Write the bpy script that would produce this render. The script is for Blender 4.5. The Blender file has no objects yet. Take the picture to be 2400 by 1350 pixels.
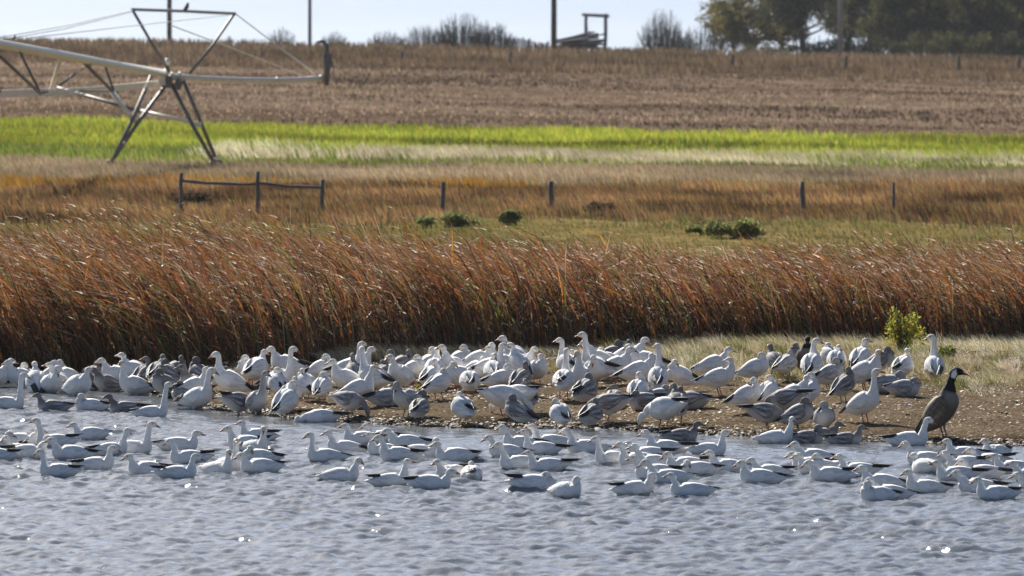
import bpy, bmesh, math, random
import numpy as np
from mathutils import Vector, Matrix
RNG = np.random.RandomState(7)
random.seed(7)
SC = bpy.context.scene
COL = SC.collection
R = math.radians

# ------------------------------------------------------------------ camera
F = 19200.0          # focal length in pixels of the 2400 px wide photograph
HC = 4.48            # eye height above the water
YH = 100.0           # image row of the level line of sight
PITCH = math.atan((675.0 - YH) / F)
cam_d = bpy.data.cameras.new('camera')
cam = bpy.data.objects.new('camera', cam_d); COL.objects.link(cam)
cam_d.sensor_width = 36.0
cam_d.lens = 36.0 * F / 2400.0
cam.location = (0, 0, HC)
cam.rotation_euler = (math.pi / 2 - PITCH, 0, 0)
cam_d.clip_start = 1.0
cam_d.clip_end = 20000
cam_d.dof.use_dof = True
cam_d.dof.focus_distance = 97.0
cam_d.dof.aperture_fstop = 6.3
SC.camera = cam

# ------------------------------------------------------------------ light
SUN_EL, SUN_AZ = 33.0, -24.0      # azimuth from straight ahead, minus = to the left
world = bpy.data.worlds.new('World'); SC.world = world; world.use_nodes = True
wn = world.node_tree; wn.nodes.clear()
wo = wn.nodes.new('ShaderNodeOutputWorld'); wb = wn.nodes.new('ShaderNodeBackground')
sk = wn.nodes.new('ShaderNodeTexSky'); sk.sky_type = 'NISHITA'; sk.sun_disc = False
sk.sun_elevation = R(SUN_EL); sk.sun_rotation = R(SUN_AZ)
sk.air_density = 1.0; sk.dust_density = 2.0; sk.ozone_density = 1.5; sk.altitude = 600
wb.inputs[1].default_value = 0.058
wt = wn.nodes.new('ShaderNodeMix'); wt.data_type = 'RGBA'; wt.blend_type = 'MULTIPLY'; wt.inputs[0].default_value = 1
wt.inputs[7].default_value = (0.96, 0.98, 1.01, 1)      # white balance of the photograph: cool, pale sky
tcw = wn.nodes.new('ShaderNodeTexCoord'); va = wn.nodes.new('ShaderNodeVectorMath'); va.operation = 'ADD'; va.inputs[1].default_value = (0, 0, 0.19)
wn.links.new(tcw.outputs['Generated'], va.inputs[0]); wn.links.new(va.outputs[0], sk.inputs[0])   # hazy horizon: no yellow rim
wn.links.new(sk.outputs[0], wt.inputs[6]); wn.links.new(wt.outputs[2], wb.inputs[0]); wn.links.new(wb.outputs[0], wo.inputs[0])
sd = bpy.data.lights.new('sun', 'SUN'); sd.energy = 4.9; sd.angle = R(0.5); sd.color = (1.0, 0.95, 0.86)
sun = bpy.data.objects.new('sun', sd); COL.objects.link(sun)
e, a = R(SUN_EL), R(SUN_AZ)
to_sun = Vector((math.sin(a) * math.cos(e), math.cos(a) * math.cos(e), math.sin(e)))
sun.rotation_euler = to_sun.to_track_quat('Z', 'Y').to_euler()
sun.location = (-20, 60, 40)
SC.view_settings.view_transform = 'Standard'
SC.view_settings.look = 'None'
SC.view_settings.exposure = 0.76
SC.view_settings.gamma = 1.0
SC.view_settings.use_curve_mapping = False
SC.render.engine = 'CYCLES'
SC.cycles.max_bounces = 6
SC.cycles.transparent_max_bounces = 8
SC.cycles.caustics_reflective = False
SC.cycles.caustics_refractive = False

# ------------------------------------------------------------------ helpers
_cp, _sp = math.cos(PITCH), math.sin(PITCH)
def ray(px, py):
    u, v = (px - 1200) / F, (675 - py) / F
    return u, _cp + v * _sp, v * _cp - _sp      # x, y, z
def P(px, py, d):
    x, y, z = ray(px, py); k = d / y
    return Vector((x * k, d, HC + z * k))
def prop(o, label=None, cat=None, group=None, kind=None):
    if label: o['label'] = label
    if cat: o['category'] = cat
    if group: o['group'] = group
    if kind: o['kind'] = kind
    return o
def link(name, data, parent=None):
    o = bpy.data.objects.new(name, data); COL.objects.link(o)
    if parent is not None: o.parent = parent
    return o
def mesh_np(name, V, Fc, mat=None, smooth=False, col=None):
    """V (n,3) and a list/array of faces; col (n,3) becomes the colour attribute Col."""
    me = bpy.data.meshes.new(name)
    V = np.asarray(V, dtype=np.float32)
    if isinstance(Fc, np.ndarray):
        n, k = Fc.shape
        me.vertices.add(len(V)); me.vertices.foreach_set('co', V.ravel())
        me.loops.add(n * k); me.loops.foreach_set('vertex_index', Fc.astype(np.int32).ravel())
        me.polygons.add(n)
        me.polygons.foreach_set('loop_start', np.arange(0, n * k, k, dtype=np.int32))
        me.polygons.foreach_set('loop_total', np.full(n, k, dtype=np.int32))
        me.update(calc_edges=True)
    else:
        me.from_pydata(V.tolist(), [], Fc); me.update()
    if smooth:
        me.polygons.foreach_set('use_smooth', np.ones(len(me.polygons), dtype=bool))
    if col is not None:
        at = me.color_attributes.new('Col', 'FLOAT_COLOR', 'POINT')
        c = np.ones((len(V), 4), dtype=np.float32); c[:, :3] = col
        at.data.foreach_set('color', c.ravel())
    if mat: me.materials.append(mat)
    return me

def grid_faces(nr, nc, wrap=False):
    i = np.arange(nr - 1)[:, None]; m = nc if wrap else nc - 1
    j = np.arange(m)[None, :]; j2 = (j + 1) % nc
    return np.stack([i * nc + j, i * nc + j2, (i + 1) * nc + j2, (i + 1) * nc + j], -1).reshape(-1, 4)

class MB:
    """collects simple solids into one mesh"""
    def __init__(s): s.v = []; s.f = []
    def tube(s, pts, rad, n=8, jit=0.0):
        pts = [Vector(p) for p in pts]
        if not isinstance(rad, (list, tuple)): rad = [rad] * len(pts)
        b = len(s.v)
        for i, p in enumerate(pts):
            t = (pts[min(i + 1, len(pts) - 1)] - pts[max(i - 1, 0)]).normalized()
            up = Vector((0, 1, 0)) if abs(t.y) < 0.9 else Vector((1, 0, 0))
            sx = t.cross(up).normalized(); sy = sx.cross(t)
            for k in range(n):
                an = 2 * math.pi * k / n; r = rad[i] * (1 + random.uniform(-jit, jit))
                s.v.append(p + sx * math.cos(an) * r + sy * math.sin(an) * r)
        for i in range(len(pts) - 1):
            for k in range(n):
                k2 = (k + 1) % n
                s.f.append((b + i * n + k, b + i * n + k2, b + (i + 1) * n + k2, b + (i + 1) * n + k))
        s.f.append(tuple(b + k for k in range(n))[::-1]); s.f.append(tuple(b + (len(pts) - 1) * n + k for k in range(n)))
        return s
    def box(s, c, size, rz=0, ry=0):
        c = Vector(c); m = Matrix.Rotation(rz, 3, 'Z') @ Matrix.Rotation(ry, 3, 'Y'); b = len(s.v)
        for dx in (-.5, .5):
            for dy in (-.5, .5):
                for dz in (-.5, .5):
                    s.v.append(c + m @ Vector((dx * size[0], dy * size[1], dz * size[2])))
        for q in ((0, 1, 3, 2), (4, 6, 7, 5), (0, 4, 5, 1), (2, 3, 7, 6), (0, 2, 6, 4), (1, 5, 7, 3)):
            s.f.append(tuple(b + k for k in q))
        return s
    def build(s, name, mat, parent=None, smooth=True, origin=None):
        o0 = Vector(origin) if origin is not None else Vector((0, 0, 0))
        me = mesh_np(name, [tuple(v - o0) for v in s.v], s.f, mat, smooth)
        return link(name, me, parent)

# ------------------------------------------------------------------ materials
def new_mat(name):
    m = bpy.data.materials.new(name); m.use_nodes = True
    nt = m.node_tree; b = nt.nodes['Principled BSDF']
    return m, nt, b
def nd(nt, t, **kw):
    n = nt.nodes.new(t)
    for k, v in kw.items():
        if k in n.inputs: n.inputs[k].default_value = v
        else: setattr(n, k, v)
    return n
def noise(nt, scale, detail=4, rough=0.6, vec=None, mapscale=None, coord='Object'):
    n = nd(nt, 'ShaderNodeTexNoise', Scale=scale, Detail=detail, Roughness=rough)
    tc = nt.nodes.new('ShaderNodeTexCoord')
    if mapscale:
        mp = nd(nt, 'ShaderNodeMapping'); mp.inputs['Scale'].default_value = mapscale
        nt.links.new(tc.outputs[coord], mp.inputs[0]); nt.links.new(mp.outputs[0], n.inputs['Vector'])
    else: nt.links.new(tc.outputs[coord], n.inputs['Vector'])
    return n
def ramp(nt, src, stops):
    r = nt.nodes.new('ShaderNodeValToRGB'); el = r.color_ramp.elements
    while len(el) < len(stops): el.new(0.5)
    for e_, (p_, c_) in zip(el, stops): e_.position = p_; e_.color = (*c_, 1) if len(c_) == 3 else c_
    nt.links.new(src, r.inputs[0]); return r
def bump(nt, b, src, strength=0.4, dist=0.01):
    bp = nd(nt, 'ShaderNodeBump', Strength=strength, Distance=dist)
    nt.links.new(src, bp.inputs['Height']); nt.links.new(bp.outputs[0], b.inputs['Normal']); return bp
def mul(nt, a_, b_):
    m = nt.nodes.new('ShaderNodeMix'); m.data_type = 'RGBA'; m.blend_type = 'MULTIPLY'; m.inputs[0].default_value = 1
    nt.links.new(a_, m.inputs[6]); nt.links.new(b_, m.inputs[7]); return m.outputs[2]

def mat_plain(name, c, rough=0.7, nscale=12, lo=0.75, hi=1.15, metallic=0, bs=0.3, mapscale=None, spec=0.5):
    m, nt, b = new_mat(name)
    n = noise(nt, nscale, 5, 0.65, mapscale=mapscale)
    r = ramp(nt, n.outputs[0], [(0.3, tuple(x * lo for x in c)), (0.7, tuple(min(1, x * hi) for x in c))])
    nt.links.new(r.outputs[0], b.inputs['Base Color'])
    b.inputs['Roughness'].default_value = rough; b.inputs['Metallic'].default_value = metallic
    b.inputs['Specular IOR Level'].default_value = spec
    bump(nt, b, n.outputs[0], bs, 0.01); return m

def mat_attr(name, rough=0.7, nscale=30, lo=0.8, hi=1.1, trans=0.0, bs=0.0, mapscale=None, spec=0.4):
    m, nt, b = new_mat(name)
    at = nt.nodes.new('ShaderNodeAttribute'); at.attribute_name = 'Col'
    n = noise(nt, nscale, 4, 0.6, mapscale=mapscale)
    r = ramp(nt, n.outputs[0], [(0.3, (lo,) * 3), (0.7, (hi,) * 3)])
    c = mul(nt, at.outputs[0], r.outputs[0])
    nt.links.new(c, b.inputs['Base Color'])
    b.inputs['Roughness'].default_value = rough; b.inputs['Specular IOR Level'].default_value = spec
    if bs: bump(nt, b, n.outputs[0], bs, 0.004)
    if trans:
        tl = nt.nodes.new('ShaderNodeBsdfTranslucent'); nt.links.new(c, tl.inputs[0])
        mx = nt.nodes.new('ShaderNodeMixShader'); mx.inputs[0].default_value = trans
        out = nt.nodes['Material Output']
        nt.links.new(b.outputs[0], mx.inputs[1]); nt.links.new(tl.outputs[0], mx.inputs[2]); nt.links.new(mx.outputs[0], out.inputs[0])
    return m

M_FEATHER = mat_attr('feathers', 0.78, 30, 0.86, 1.08, bs=0.8, mapscale=(0.45, 2.0, 2.0), spec=0.25)
M_WINGGREY = mat_attr('striped_wing_feathers', 0.7, 24, 0.35, 1.7, bs=0.5, mapscale=(0.25, 2.0, 2.6), spec=0.3)
M_BLACKFEATHER = mat_plain('black_flight_feathers', (0.012, 0.012, 0.014), 0.55, 60, 0.6, 1.6, mapscale=(0.2, 2, 2))
M_BILL = mat_plain('pink_bill', (0.34, 0.12, 0.10), 0.4, 60, 0.55, 1.2)
M_BILLG = mat_plain('dark_bill', (0.035, 0.03, 0.032), 0.4, 60, 0.6, 1.4)
M_EYE = mat_plain('eye', (0.008, 0.007, 0.007), 0.15, 20, 1, 1)
M_LEG = mat_plain('pink_leg_skin', (0.36, 0.10, 0.085), 0.55, 80, 0.6, 1.2)
M_LEGG = mat_plain('grey_leg_skin', (0.09, 0.075, 0.075), 0.55, 80, 0.6, 1.3)
M_REED = mat_attr('reed_leaves', 0.45, 5, 0.75, 1.15, trans=0.40, spec=0.3)
M_GRASS = mat_attr('grass_blades', 0.85, 5, 0.8, 1.1, trans=0.35, spec=0.0)
M_LEAF = mat_attr('shrub_leaves', 0.8, 5, 0.8, 1.15, trans=0.5, spec=0.05)
M_BARK = mat_plain('bark', (0.09, 0.075, 0.065), 0.9, 8, 0.6, 1.3, mapscale=(3, 3, 0.6))
M_WOOD = mat_plain('weathered_wood', (0.13, 0.115, 0.11), 0.85, 6, 0.55, 1.35, mapscale=(6, 6, 0.8), bs=0.6)
M_PALEWOOD = mat_plain('pale_grey_pole', (0.34, 0.33, 0.33), 0.8, 5, 0.75, 1.15, mapscale=(5, 5, 0.6))
M_GALV = mat_plain('galvanised_pipe', (0.80, 0.76, 0.68), 0.45, 5, 0.8, 1.08, metallic=0.0, bs=0.25)
M_STEEL = mat_plain('dull_steel', (0.14, 0.13, 0.13), 0.55, 8, 0.6, 1.4, metallic=0.4)
M_WHITEPAINT = mat_plain('white_painted_steel', (0.72, 0.71, 0.68), 0.5, 6, 0.75, 1.05)
M_CHIP = mat_attr('litter', 0.7, 5, 0.9, 1.05)

# ------------------------------------------------------------------ terrain
SHORE = [(-600, 885), (0, 893), (200, 905), (330, 918), (430, 942), (500, 958), (640, 975), (800, 991), (1000, 999), (1200, 1003), (1400, 1007),
         (1550, 1012), (1700, 1021), (1850, 1028), (2000, 1034), (2200, 1040), (2400, 1047), (3000, 1064)]
_sx, _sd = [], []
for px, py in SHORE:
    r_ = ray(px, py); k = -HC / r_[2]; _sx.append(r_[0] * k); _sd.append(r_[1] * k)
def shore_d(x): return np.interp(x, [-400] + _sx + [400], [_sd[0] + 40] + _sd + [_sd[-1] - 25]) + 0.18 * np.sin(x * 2.3) + 0.09 * np.sin(x * 6.1 + 1)
_PD = [60, 126, 200, 240, 288, 330, 372, 422, 475, 540, 600, 640, 800, 1200, 9000]
_PZ = [.32, .35, .30, .20, .12, .12, .52, 1.25, 2.12, 3.15, 3.88, 3.75, 1.8, -2., -8.]
def gz(x, d):
    """ground height; the bank rises out of the water behind the shore line"""
    x = np.asarray(x, float); d = np.asarray(d, float)
    off = d - shore_d(x)
    base = np.interp(d, _PD, _PZ)
    bank = np.where(off < 0, off * 0.12, np.interp(off, [0, .5, 2.5, 9], [0.0, .06, .17, .32]))
    w = np.clip((d - 118) / 10, 0, 1)
    z = np.where(off < 0, bank, bank * (1 - w) + base * w)
    t = np.clip((d - 240) / 80, 0, 1)
    z = z - 0.0188 * np.clip(x, -60, 60) * t
    rel = np.clip(off / 2, 0, 1)
    z = z + rel * (0.012 * np.sin(x * 3.1 + d * 1.7) + 0.01 * np.sin(x * 7.3 - d * 2.9))
    z = z + np.clip((d - 130) / 50, 0, 1) * (0.05 * np.sin(x * 0.31 + d * 0.07) + 0.04 * np.sin(x * .83 - d * .19))
    return z
def on_ground(px, py, water=False):
    """where the line of sight through a pixel meets the ground (or the water)"""
    x, y, z = ray(px, py)
    if water:
        k = -HC / z; return Vector((x * k, y * k, 0))
    k = np.concatenate([np.arange(60, 150, .02), np.arange(150, 700, .25)])
    zr = HC + z * k; zg = np.maximum(-0.10, gz(x * k, y * k))
    i = int(np.argmax(zr <= zg))
    return Vector((x * k[i], y * k[i], float(zg[i])))

def strip(name, d_edges, xs, mat, kind='structure'):
    d_edges = np.array(d_edges); xs = np.array(xs)
    X, T = np.meshgrid(xs, d_edges)
    V = np.stack([X, T, gz(X, T)], -1).reshape(-1, 3)
    o = link(name, mesh_np(name, V, grid_faces(len(d_edges), len(xs)), mat, True))
    prop(o, kind=kind); return o

def ground_mat(name, stops, scale, mapscale, stops2=None, sc2=1.0, ms2=(1, 1, 1), bs=0.5, bd=0.03, rough=0.9):
    m, nt, b = new_mat(name)
    n = noise(nt, scale, 8, 0.7, mapscale=mapscale)
    r = ramp(nt, n.outputs[0], stops); c = r.outputs[0]
    if stops2:
        n2 = noise(nt, sc2, 5, 0.6, mapscale=ms2)
        r2 = ramp(nt, n2.outputs[0], stops2); c = mul(nt, c, r2.outputs[0])
    nt.links.new(c, b.inputs['Base Color']); b.inputs['Roughness'].default_value = rough
    b.inputs['Specular IOR Level'].default_value = 0.0
    bump(nt, b, n.outputs[0], bs, bd); return m

G_MUD = ground_mat('mud_and_litter', [(0.32, (0.045, 0.035, 0.025)), (0.44, (0.13, 0.10, 0.068)), (0.57, (0.23, 0.18, 0.125)), (0.70, (0.42, 0.35, 0.26))], 26, (1, 0.6, 1),
                   [(0.35, (0.7, 0.68, 0.66)), (0.65, (1.05, 1.03, 1.0))], 1.2, (1, .7, 1), bs=0.8)
G_MEADOW = ground_mat('autumn_meadow', [(0.3, (0.09, 0.065, 0.03)), (0.5, (0.20, 0.155, 0.07)), (0.7, (0.29, 0.24, 0.12))], 1.6, (1, 0.5, 1),
                      [(0.35, (0.7, 0.75, 0.5)), (0.65, (1.1, 1.0, 0.9))], .12, (1, .4, 1))
G_GREEN = ground_mat('green_crop', [(0.3, (0.17, 0.19, 0.03)), (0.5, (0.25, 0.29, 0.03)), (0.7, (0.33, 0.36, 0.045))], 1.2, (1, 0.4, 1),
                     [(0.35, (0.82, 0.92, 0.7)), (0.65, (1.1, 1.03, 1.0))], .1, (1, .5, 1))
G_STUBBLE = ground_mat('stubble_field', [(0.28, (0.07, 0.05, 0.035)), (0.5, (0.17, 0.12, 0.085)), (0.72, (0.28, 0.21, 0.15))], 1.1, (1, 0.22, 1),
                       [(0.36, (0.55, 0.5, 0.46)), (0.5, (1.0, .96, .95)), (0.66, (1.1, 1.1, 1.1))], .09, (0.35, .55, 1), bs=0.8, bd=0.12)
G_HILL = ground_mat('dry_hill_grass', [(0.3, (0.085, 0.055, 0.035)), (0.5, (0.135, 0.09, 0.058)), (0.72, (0.18, 0.125, 0.08))], .9, (1, 0.3, 1),
                    [(0.35, (0.85, 0.85, 0.8)), (0.65, (1.1, 1.05, 1.0))], .06, (0.5, .5, 1))
xs_near = np.concatenate([[-400, -120, -40, -20], np.arange(-14, 14.01, .22), [20, 40, 120, 400]])
def bank_strip():
    t = np.concatenate([np.linspace(-6, 0, 5), np.linspace(0.12, 30, 130)])
    X = np.repeat(xs_near[None, :], len(t), 0); Sd = shore_d(xs_near)[None, :]
    k = t[:, None]
    D = np.where(k < 0, Sd + k, Sd + (128 - Sd) * np.clip(k / 30, 0, 1) ** 1.15)
    V = np.stack([X, D, gz(X, D)], -1).reshape(-1, 3)
    off = (D - Sd) + .22 * np.sin(X * 5.3) + .15 * np.sin(X * 11.7 + 2)
    wet = np.clip(.42 + (off - .25) * .7, .42, 1).reshape(-1, 1) * np.ones((1, 3))      # soaked mud along the water is darker
    nt = G_MUD.node_tree; at = nt.nodes.new('ShaderNodeAttribute'); at.attribute_name = 'Col'
    bs_ = nt.nodes['Principled BSDF']; src = bs_.inputs['Base Color'].links[0].from_socket
    nt.links.new(mul(nt, src, at.outputs[0]), bs_.inputs['Base Color'])
    o = link('mud_bank', mesh_np('mud_bank', V, grid_faces(len(t), len(xs_near)), G_MUD, True, wet)); prop(o, kind='structure')
bank_strip()
xs_far = np.concatenate([[-3000, -900, -300, -120, -70], np.linspace(-50, 50, 80), [70, 120, 300, 900, 3000]])
strip('meadow', np.linspace(128, 305, 70), xs_far, G_MEADOW)
strip('green_field', np.linspace(305, 374, 24), xs_far, G_GREEN)
strip('stubble_field', np.linspace(374, 515, 60), xs_far, G_STUBBLE)
strip('dry_grass_hill', np.concatenate([np.linspace(515, 660, 40), [720, 800, 1000, 1500, 3000, 9000]]), xs_far, G_HILL)

# ------------------------------------------------------------------ water
def water():
    xs = np.concatenate([-np.geomspace(400, 9.0, 16), np.arange(-8.5, 8.51, .033), np.geomspace(9.0, 400, 16)])
    ds = np.concatenate([np.linspace(-80, 60, 15), np.concatenate([np.arange(64, 108.5, .046), [109, 110, 111]]), [112, 116, 125, 150]])
    X, D = np.meshgrid(xs, ds)
    Z = np.zeros_like(X)
    rs = np.random.RandomState(11)
    for i in range(110):
        lam = float(np.exp(rs.uniform(math.log(.11), math.log(.85)))); k = 2 * math.pi / lam
        th = math.pi + rs.normal(0.55, 0.62)          # wind drives the ripples to the left and towards the viewer
        amp = 0.0054 * lam ** .62 * rs.uniform(.4, 1.0)
        ph = rs.uniform(0, 6.28)
        q = k * (X * math.cos(th) + D * math.sin(th)) + ph
        Z += amp * (np.sin(q) + 0.22 * np.cos(2 * q))
    gust = 0.95 + 0.16 * np.sin(X * .5 + D * .21) * np.sin(D * .13 + 1)
    sh = shore_d(X) - D
    fade = np.clip(sh / 7, 0.22, 1) * np.where(np.abs(X) > 8.4, 0, 1) * np.clip((D - 63) / 2, 0, 1)
    Z = Z * gust * fade
    V = np.stack([X, D, Z], -1).reshape(-1, 3)
    m, nt, b = new_mat('lake_water')
    b.inputs['Base Color'].default_value = (0.16, 0.178, 0.20, 1)
    b.inputs['Roughness'].default_value = 0.045; b.inputs['IOR'].default_value = 1.33
    n = noise(nt, 16, 3, 0.55, mapscale=(.8, .8, 1))
    bump(nt, b, n.outputs[0], 0.32, 0.02)
    o = link('lake', mesh_np('lake', V, grid_faces(len(ds), len(xs)), m, True)); prop(o, kind='structure')
water()

# ------------------------------------------------------------------ blades (reeds, grasses)
def blades(name, base, h, w, bend, colr, mat, seg=4, up_frac=0.55, tipcol=None, tipmix=None, yaw=None, basecol=None, pwr=None):
    """base (n,3), h (n,), w (n,), bend (n,2) horizontal travel of the tip as a share of h, colr (n,3)"""
    n = len(base); t = np.linspace(0, 1, seg + 1)[None, :]
    hb = h[:, None]
    pw = (3.0 if pwr is None else pwr[:, None]) * np.ones_like(hb)
    off = (up_frac * t + (1 - up_frac) * t ** pw)
    bx = bend[:, 0:1] * hb * off; by = bend[:, 1:2] * hb * off
    mag = np.sqrt((bend ** 2).sum(1))[:, None]
    z = hb * (t - 0.36 * np.minimum(mag, 1.3) * t ** pw)
    cx = base[:, 0:1] + bx; cy = base[:, 1:2] + by; cz = base[:, 2:3] + z
    if yaw is None: yaw = RNG.uniform(-0.9, 0.9, n)
    wx = np.cos(yaw)[:, None]; wy = np.sin(yaw)[:, None]
    ww = w[:, None] * np.array([0.8, 1.0, .85, .6, .12] if seg == 4 else np.linspace(1, .12, seg + 1))[None, :] * 0.5
    L = np.stack([cx - wx * ww, cy - wy * ww, cz - ww * .25], -1); Rr = np.stack([cx + wx * ww, cy + wy * ww, cz + ww * .25], -1)
    V = np.stack([L, Rr], 2).reshape(-1, 3)
    b0 = (np.arange(n) * (seg + 1) * 2)[:, None]; k = np.arange(seg)[None, :] * 2
    Fc = np.stack([b0 + k, b0 + k + 1, b0 + k + 3, b0 + k + 2], -1).reshape(-1, 4)
    C = np.repeat(colr[:, None, :], seg + 1, 1)
    if basecol is not None:
        q = (np.clip(1 - t * 2.2, 0, 1))[..., None]; C = C * (1 - q) + basecol[:, None, :] * q
    if tipcol is not None:
        q = (np.clip(t * 3.2 - 2.2, 0, 1) * tipmix[:, None])[..., None]; C = C * (1 - q) + tipcol[:, None, :] * q
    C = np.repeat(C[:, :, None, :], 2, 2).reshape(-1, 3)
    return link(name, mesh_np(name, V, Fc, mat, False, C))

def pal(cols, n, jit=0.18, p=None):
    c = np.array(cols)[RNG.choice(len(cols), n, p=p)]
    return np.clip(c * (1 + RNG.uniform(-jit, jit, (n, 1))) * (1 + RNG.uniform(-.08, .08, (n, 3))), 0.003, 0.9)

RF = [(-300, 878), (0, 874), (300, 868), (450, 860), (700, 850), (1000, 838), (1300, 824), (1700, 816), (2100, 812), (2400, 808), (2900, 806)]
_rx, _rd = [], []
for px, py in RF:
    g_ = on_ground(px, py); _rx.append(g_.x); _rd.append(g_.y)
def reed_front(x): return np.interp(x, _rx, _rd)
def reed_h(x): return np.interp(x, [-10, -6.5, 0, 3, 7.5, 10], [1.98, 1.92, 1.70, 1.48, 1.44, 1.43])
def fbm(x, y, s, seed):
    rs = np.random.RandomState(seed); o = np.zeros_like(x)
    for i in range(7):
        th = rs.uniform(0, 6.28); k = s * rs.uniform(.6, 2.2)
        o += np.sin(k * (x * math.cos(th) + y * math.sin(th)) + rs.uniform(0, 6.28))
    return o / 3.2
def reeds():
    n = 44000
    x = RNG.uniform(-11, 11, n); u = RNG.uniform(0, 1, n) ** 1.15
    d0 = reed_front(x); d1 = np.interp(x, [-8, 0, 3, 8], [120.5, 121.5, 122, 122.5])
    d = d0 + (d1 - d0) * u + RNG.normal(0, .12, n)
    z = gz(x, d) - .02
    patch = fbm(x, d * .6, .9, 3); patch2 = fbm(x, d * .5, 2.4, 4)
    h = reed_h(x) * (0.90 + 0.09 * patch + 0.09 * patch2) * RNG.uniform(.55, 1.12, n)
    front = d - d0 < .6
    h = np.where(front & (RNG.rand(n) < .5), h * RNG.uniform(.35, .9, n), h)
    stray = RNG.rand(n) < .02; h = np.where(stray, h * 1.2, h)
    bend = np.stack([-(0.20 + 0.30 * RNG.rand(n) + 0.12 * patch2 + .06 * fbm(x, d, 5., 8)), RNG.normal(0, .2, n) - .08], 1)
    flop = RNG.rand(n) < .30; bend[flop, 0] -= RNG.uniform(.15, .7, flop.sum())
    pw = RNG.uniform(1.7, 5.0, n)
    wild = RNG.rand(n) < .10; bend[wild, 0] = RNG.uniform(-1.2, .7, wild.sum())
    w = RNG.uniform(.009, .030, n)
    C = pal([(.22, .075, .032), (.32, .12, .032), (.12, .052, .027), (.52, .22, .035), (.045, .033, .02), (.27, .18, .10), (.13, .12, .04)], n, .4, [.22, .14, .20, .06, .18, .13, .07])
    green = (RNG.rand(n) < np.clip(.22 + .25 * patch2, .02, .5))
    base = pal([(.07, .085, .022), (.12, .11, .03), (.08, .05, .022)], n, .2); base[~green] = C[~green]
    gr2 = RNG.rand(n) < .07; C[gr2] = pal([(.10, .12, .03), (.2, .17, .04)], gr2.sum())
    tip = pal([(.50, .38, .29), (.62, .50, .40), (.36, .22, .15)], n)
    tm = .85 * (RNG.rand(n) < .22).astype(float)
    o = blades('reed_bed', np.stack([x, d, z], 1), h, w, bend, C, M_REED, 4, .16, tip, tm, basecol=base, pwr=pw)
    prop(o, 'rust brown reeds bending in the wind behind the geese', 'reeds', kind='stuff')
    # feathery seed heads that catch the sun: short pale plumes bent over with the wind
    m = 22000
    i = RNG.choice(n, m, replace=False)
    t = RNG.uniform(.45, 1.0, m)
    bx = x[i] + bend[i, 0] * h[i] * (.16 * t + .84 * t ** pw[i]); by = d[i] - .02
    bz = z[i] + h[i] * (t - .36 * np.abs(bend[i, 0]) * t ** pw[i])
    hh = RNG.uniform(.022, .085, m)
    bd = np.stack([-RNG.uniform(1.5, 3.6, m) * np.where(RNG.rand(m) < .12, -1, 1), RNG.normal(0, .6, m)], 1)
    o = blades('seed_plumes', np.stack([bx, by, bz], 1), hh, RNG.uniform(.012, .030, m), bd, pal([(.70, .58, .46), (.5, .33, .24), (.80, .72, .60), (.45, .24, .13)], m), M_REED, 3, .5)
    prop(o, 'pale seed plumes caught by sunlight above the rust brown reeds', 'seed heads', kind='stuff')
    # litter and broken pale stems low in the reeds
    m = 7500
    x = RNG.uniform(-11, 11, m); d = reed_front(x) + RNG.uniform(0, 1.0, m) ; z = gz(x, d) + RNG.uniform(0, .55, m) * RNG.rand(m)
    h = RNG.uniform(.12, .5, m); bd = np.stack([RNG.choice([-1, 1], m) * RNG.uniform(.5, 1.6, m), RNG.normal(0, .3, m)], 1)
    o = blades('broken_reeds', np.stack([x, d, z], 1), h, RNG.uniform(.005, .012, m), bd, pal([(.40, .30, .2), (.24, .16, .1), (.14, .08, .05), (.5, .42, .3)], m), M_REED, 3, .7)
    prop(o, 'broken pale reed stems tangled at the foot of the reeds', 'broken reeds', kind='stuff')
reeds()

def grass_area(name, label, n, xr, dfun, hr, wr, cols, bendx=(-.5, -.1), clump=1.0, mat=M_GRASS, p=None, mask=None, cat='grass', tsc=(.35, .14), tamt=.32, seg2=True):
    x = RNG.uniform(*xr, n); d = dfun(x, RNG.rand(n))
    if mask is not None:
        k = mask(x, d) > RNG.rand(n); x, d = x[k], d[k]; n = len(x)
    z = gz(x, d)
    pt = fbm(x * clump, d * clump * .5, 1.3, len(name))
    h = RNG.uniform(*hr, n) * (1 + .28 * pt); h = np.maximum(h, .02)
    bend = np.stack([RNG.uniform(*bendx, n), RNG.normal(0, .2, n)], 1)
    pc = fbm(x * tsc[0], d * tsc[1], 1.0, len(name) + 31) + .5 * fbm(x * tsc[0] * 3, d * tsc[1] * 2.2, 1.0, len(name) + 57)
    cc = np.clip(pal(cols, n, p=p) * np.clip(1 + tamt * pc, .3, 1.8)[:, None], .003, .85)
    o = blades(name, np.stack([x, d, z], 1), h, RNG.uniform(*wr, n), bend, cc, mat, 2 if seg2 else 3, .5)
    return prop(o, label, cat, kind='stuff')

BANDX = (-26, 26)
def yd(x, py, extra=0):   # distance at which the ground shows at image row py (row measured at the picture's middle)
    return extra
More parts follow.
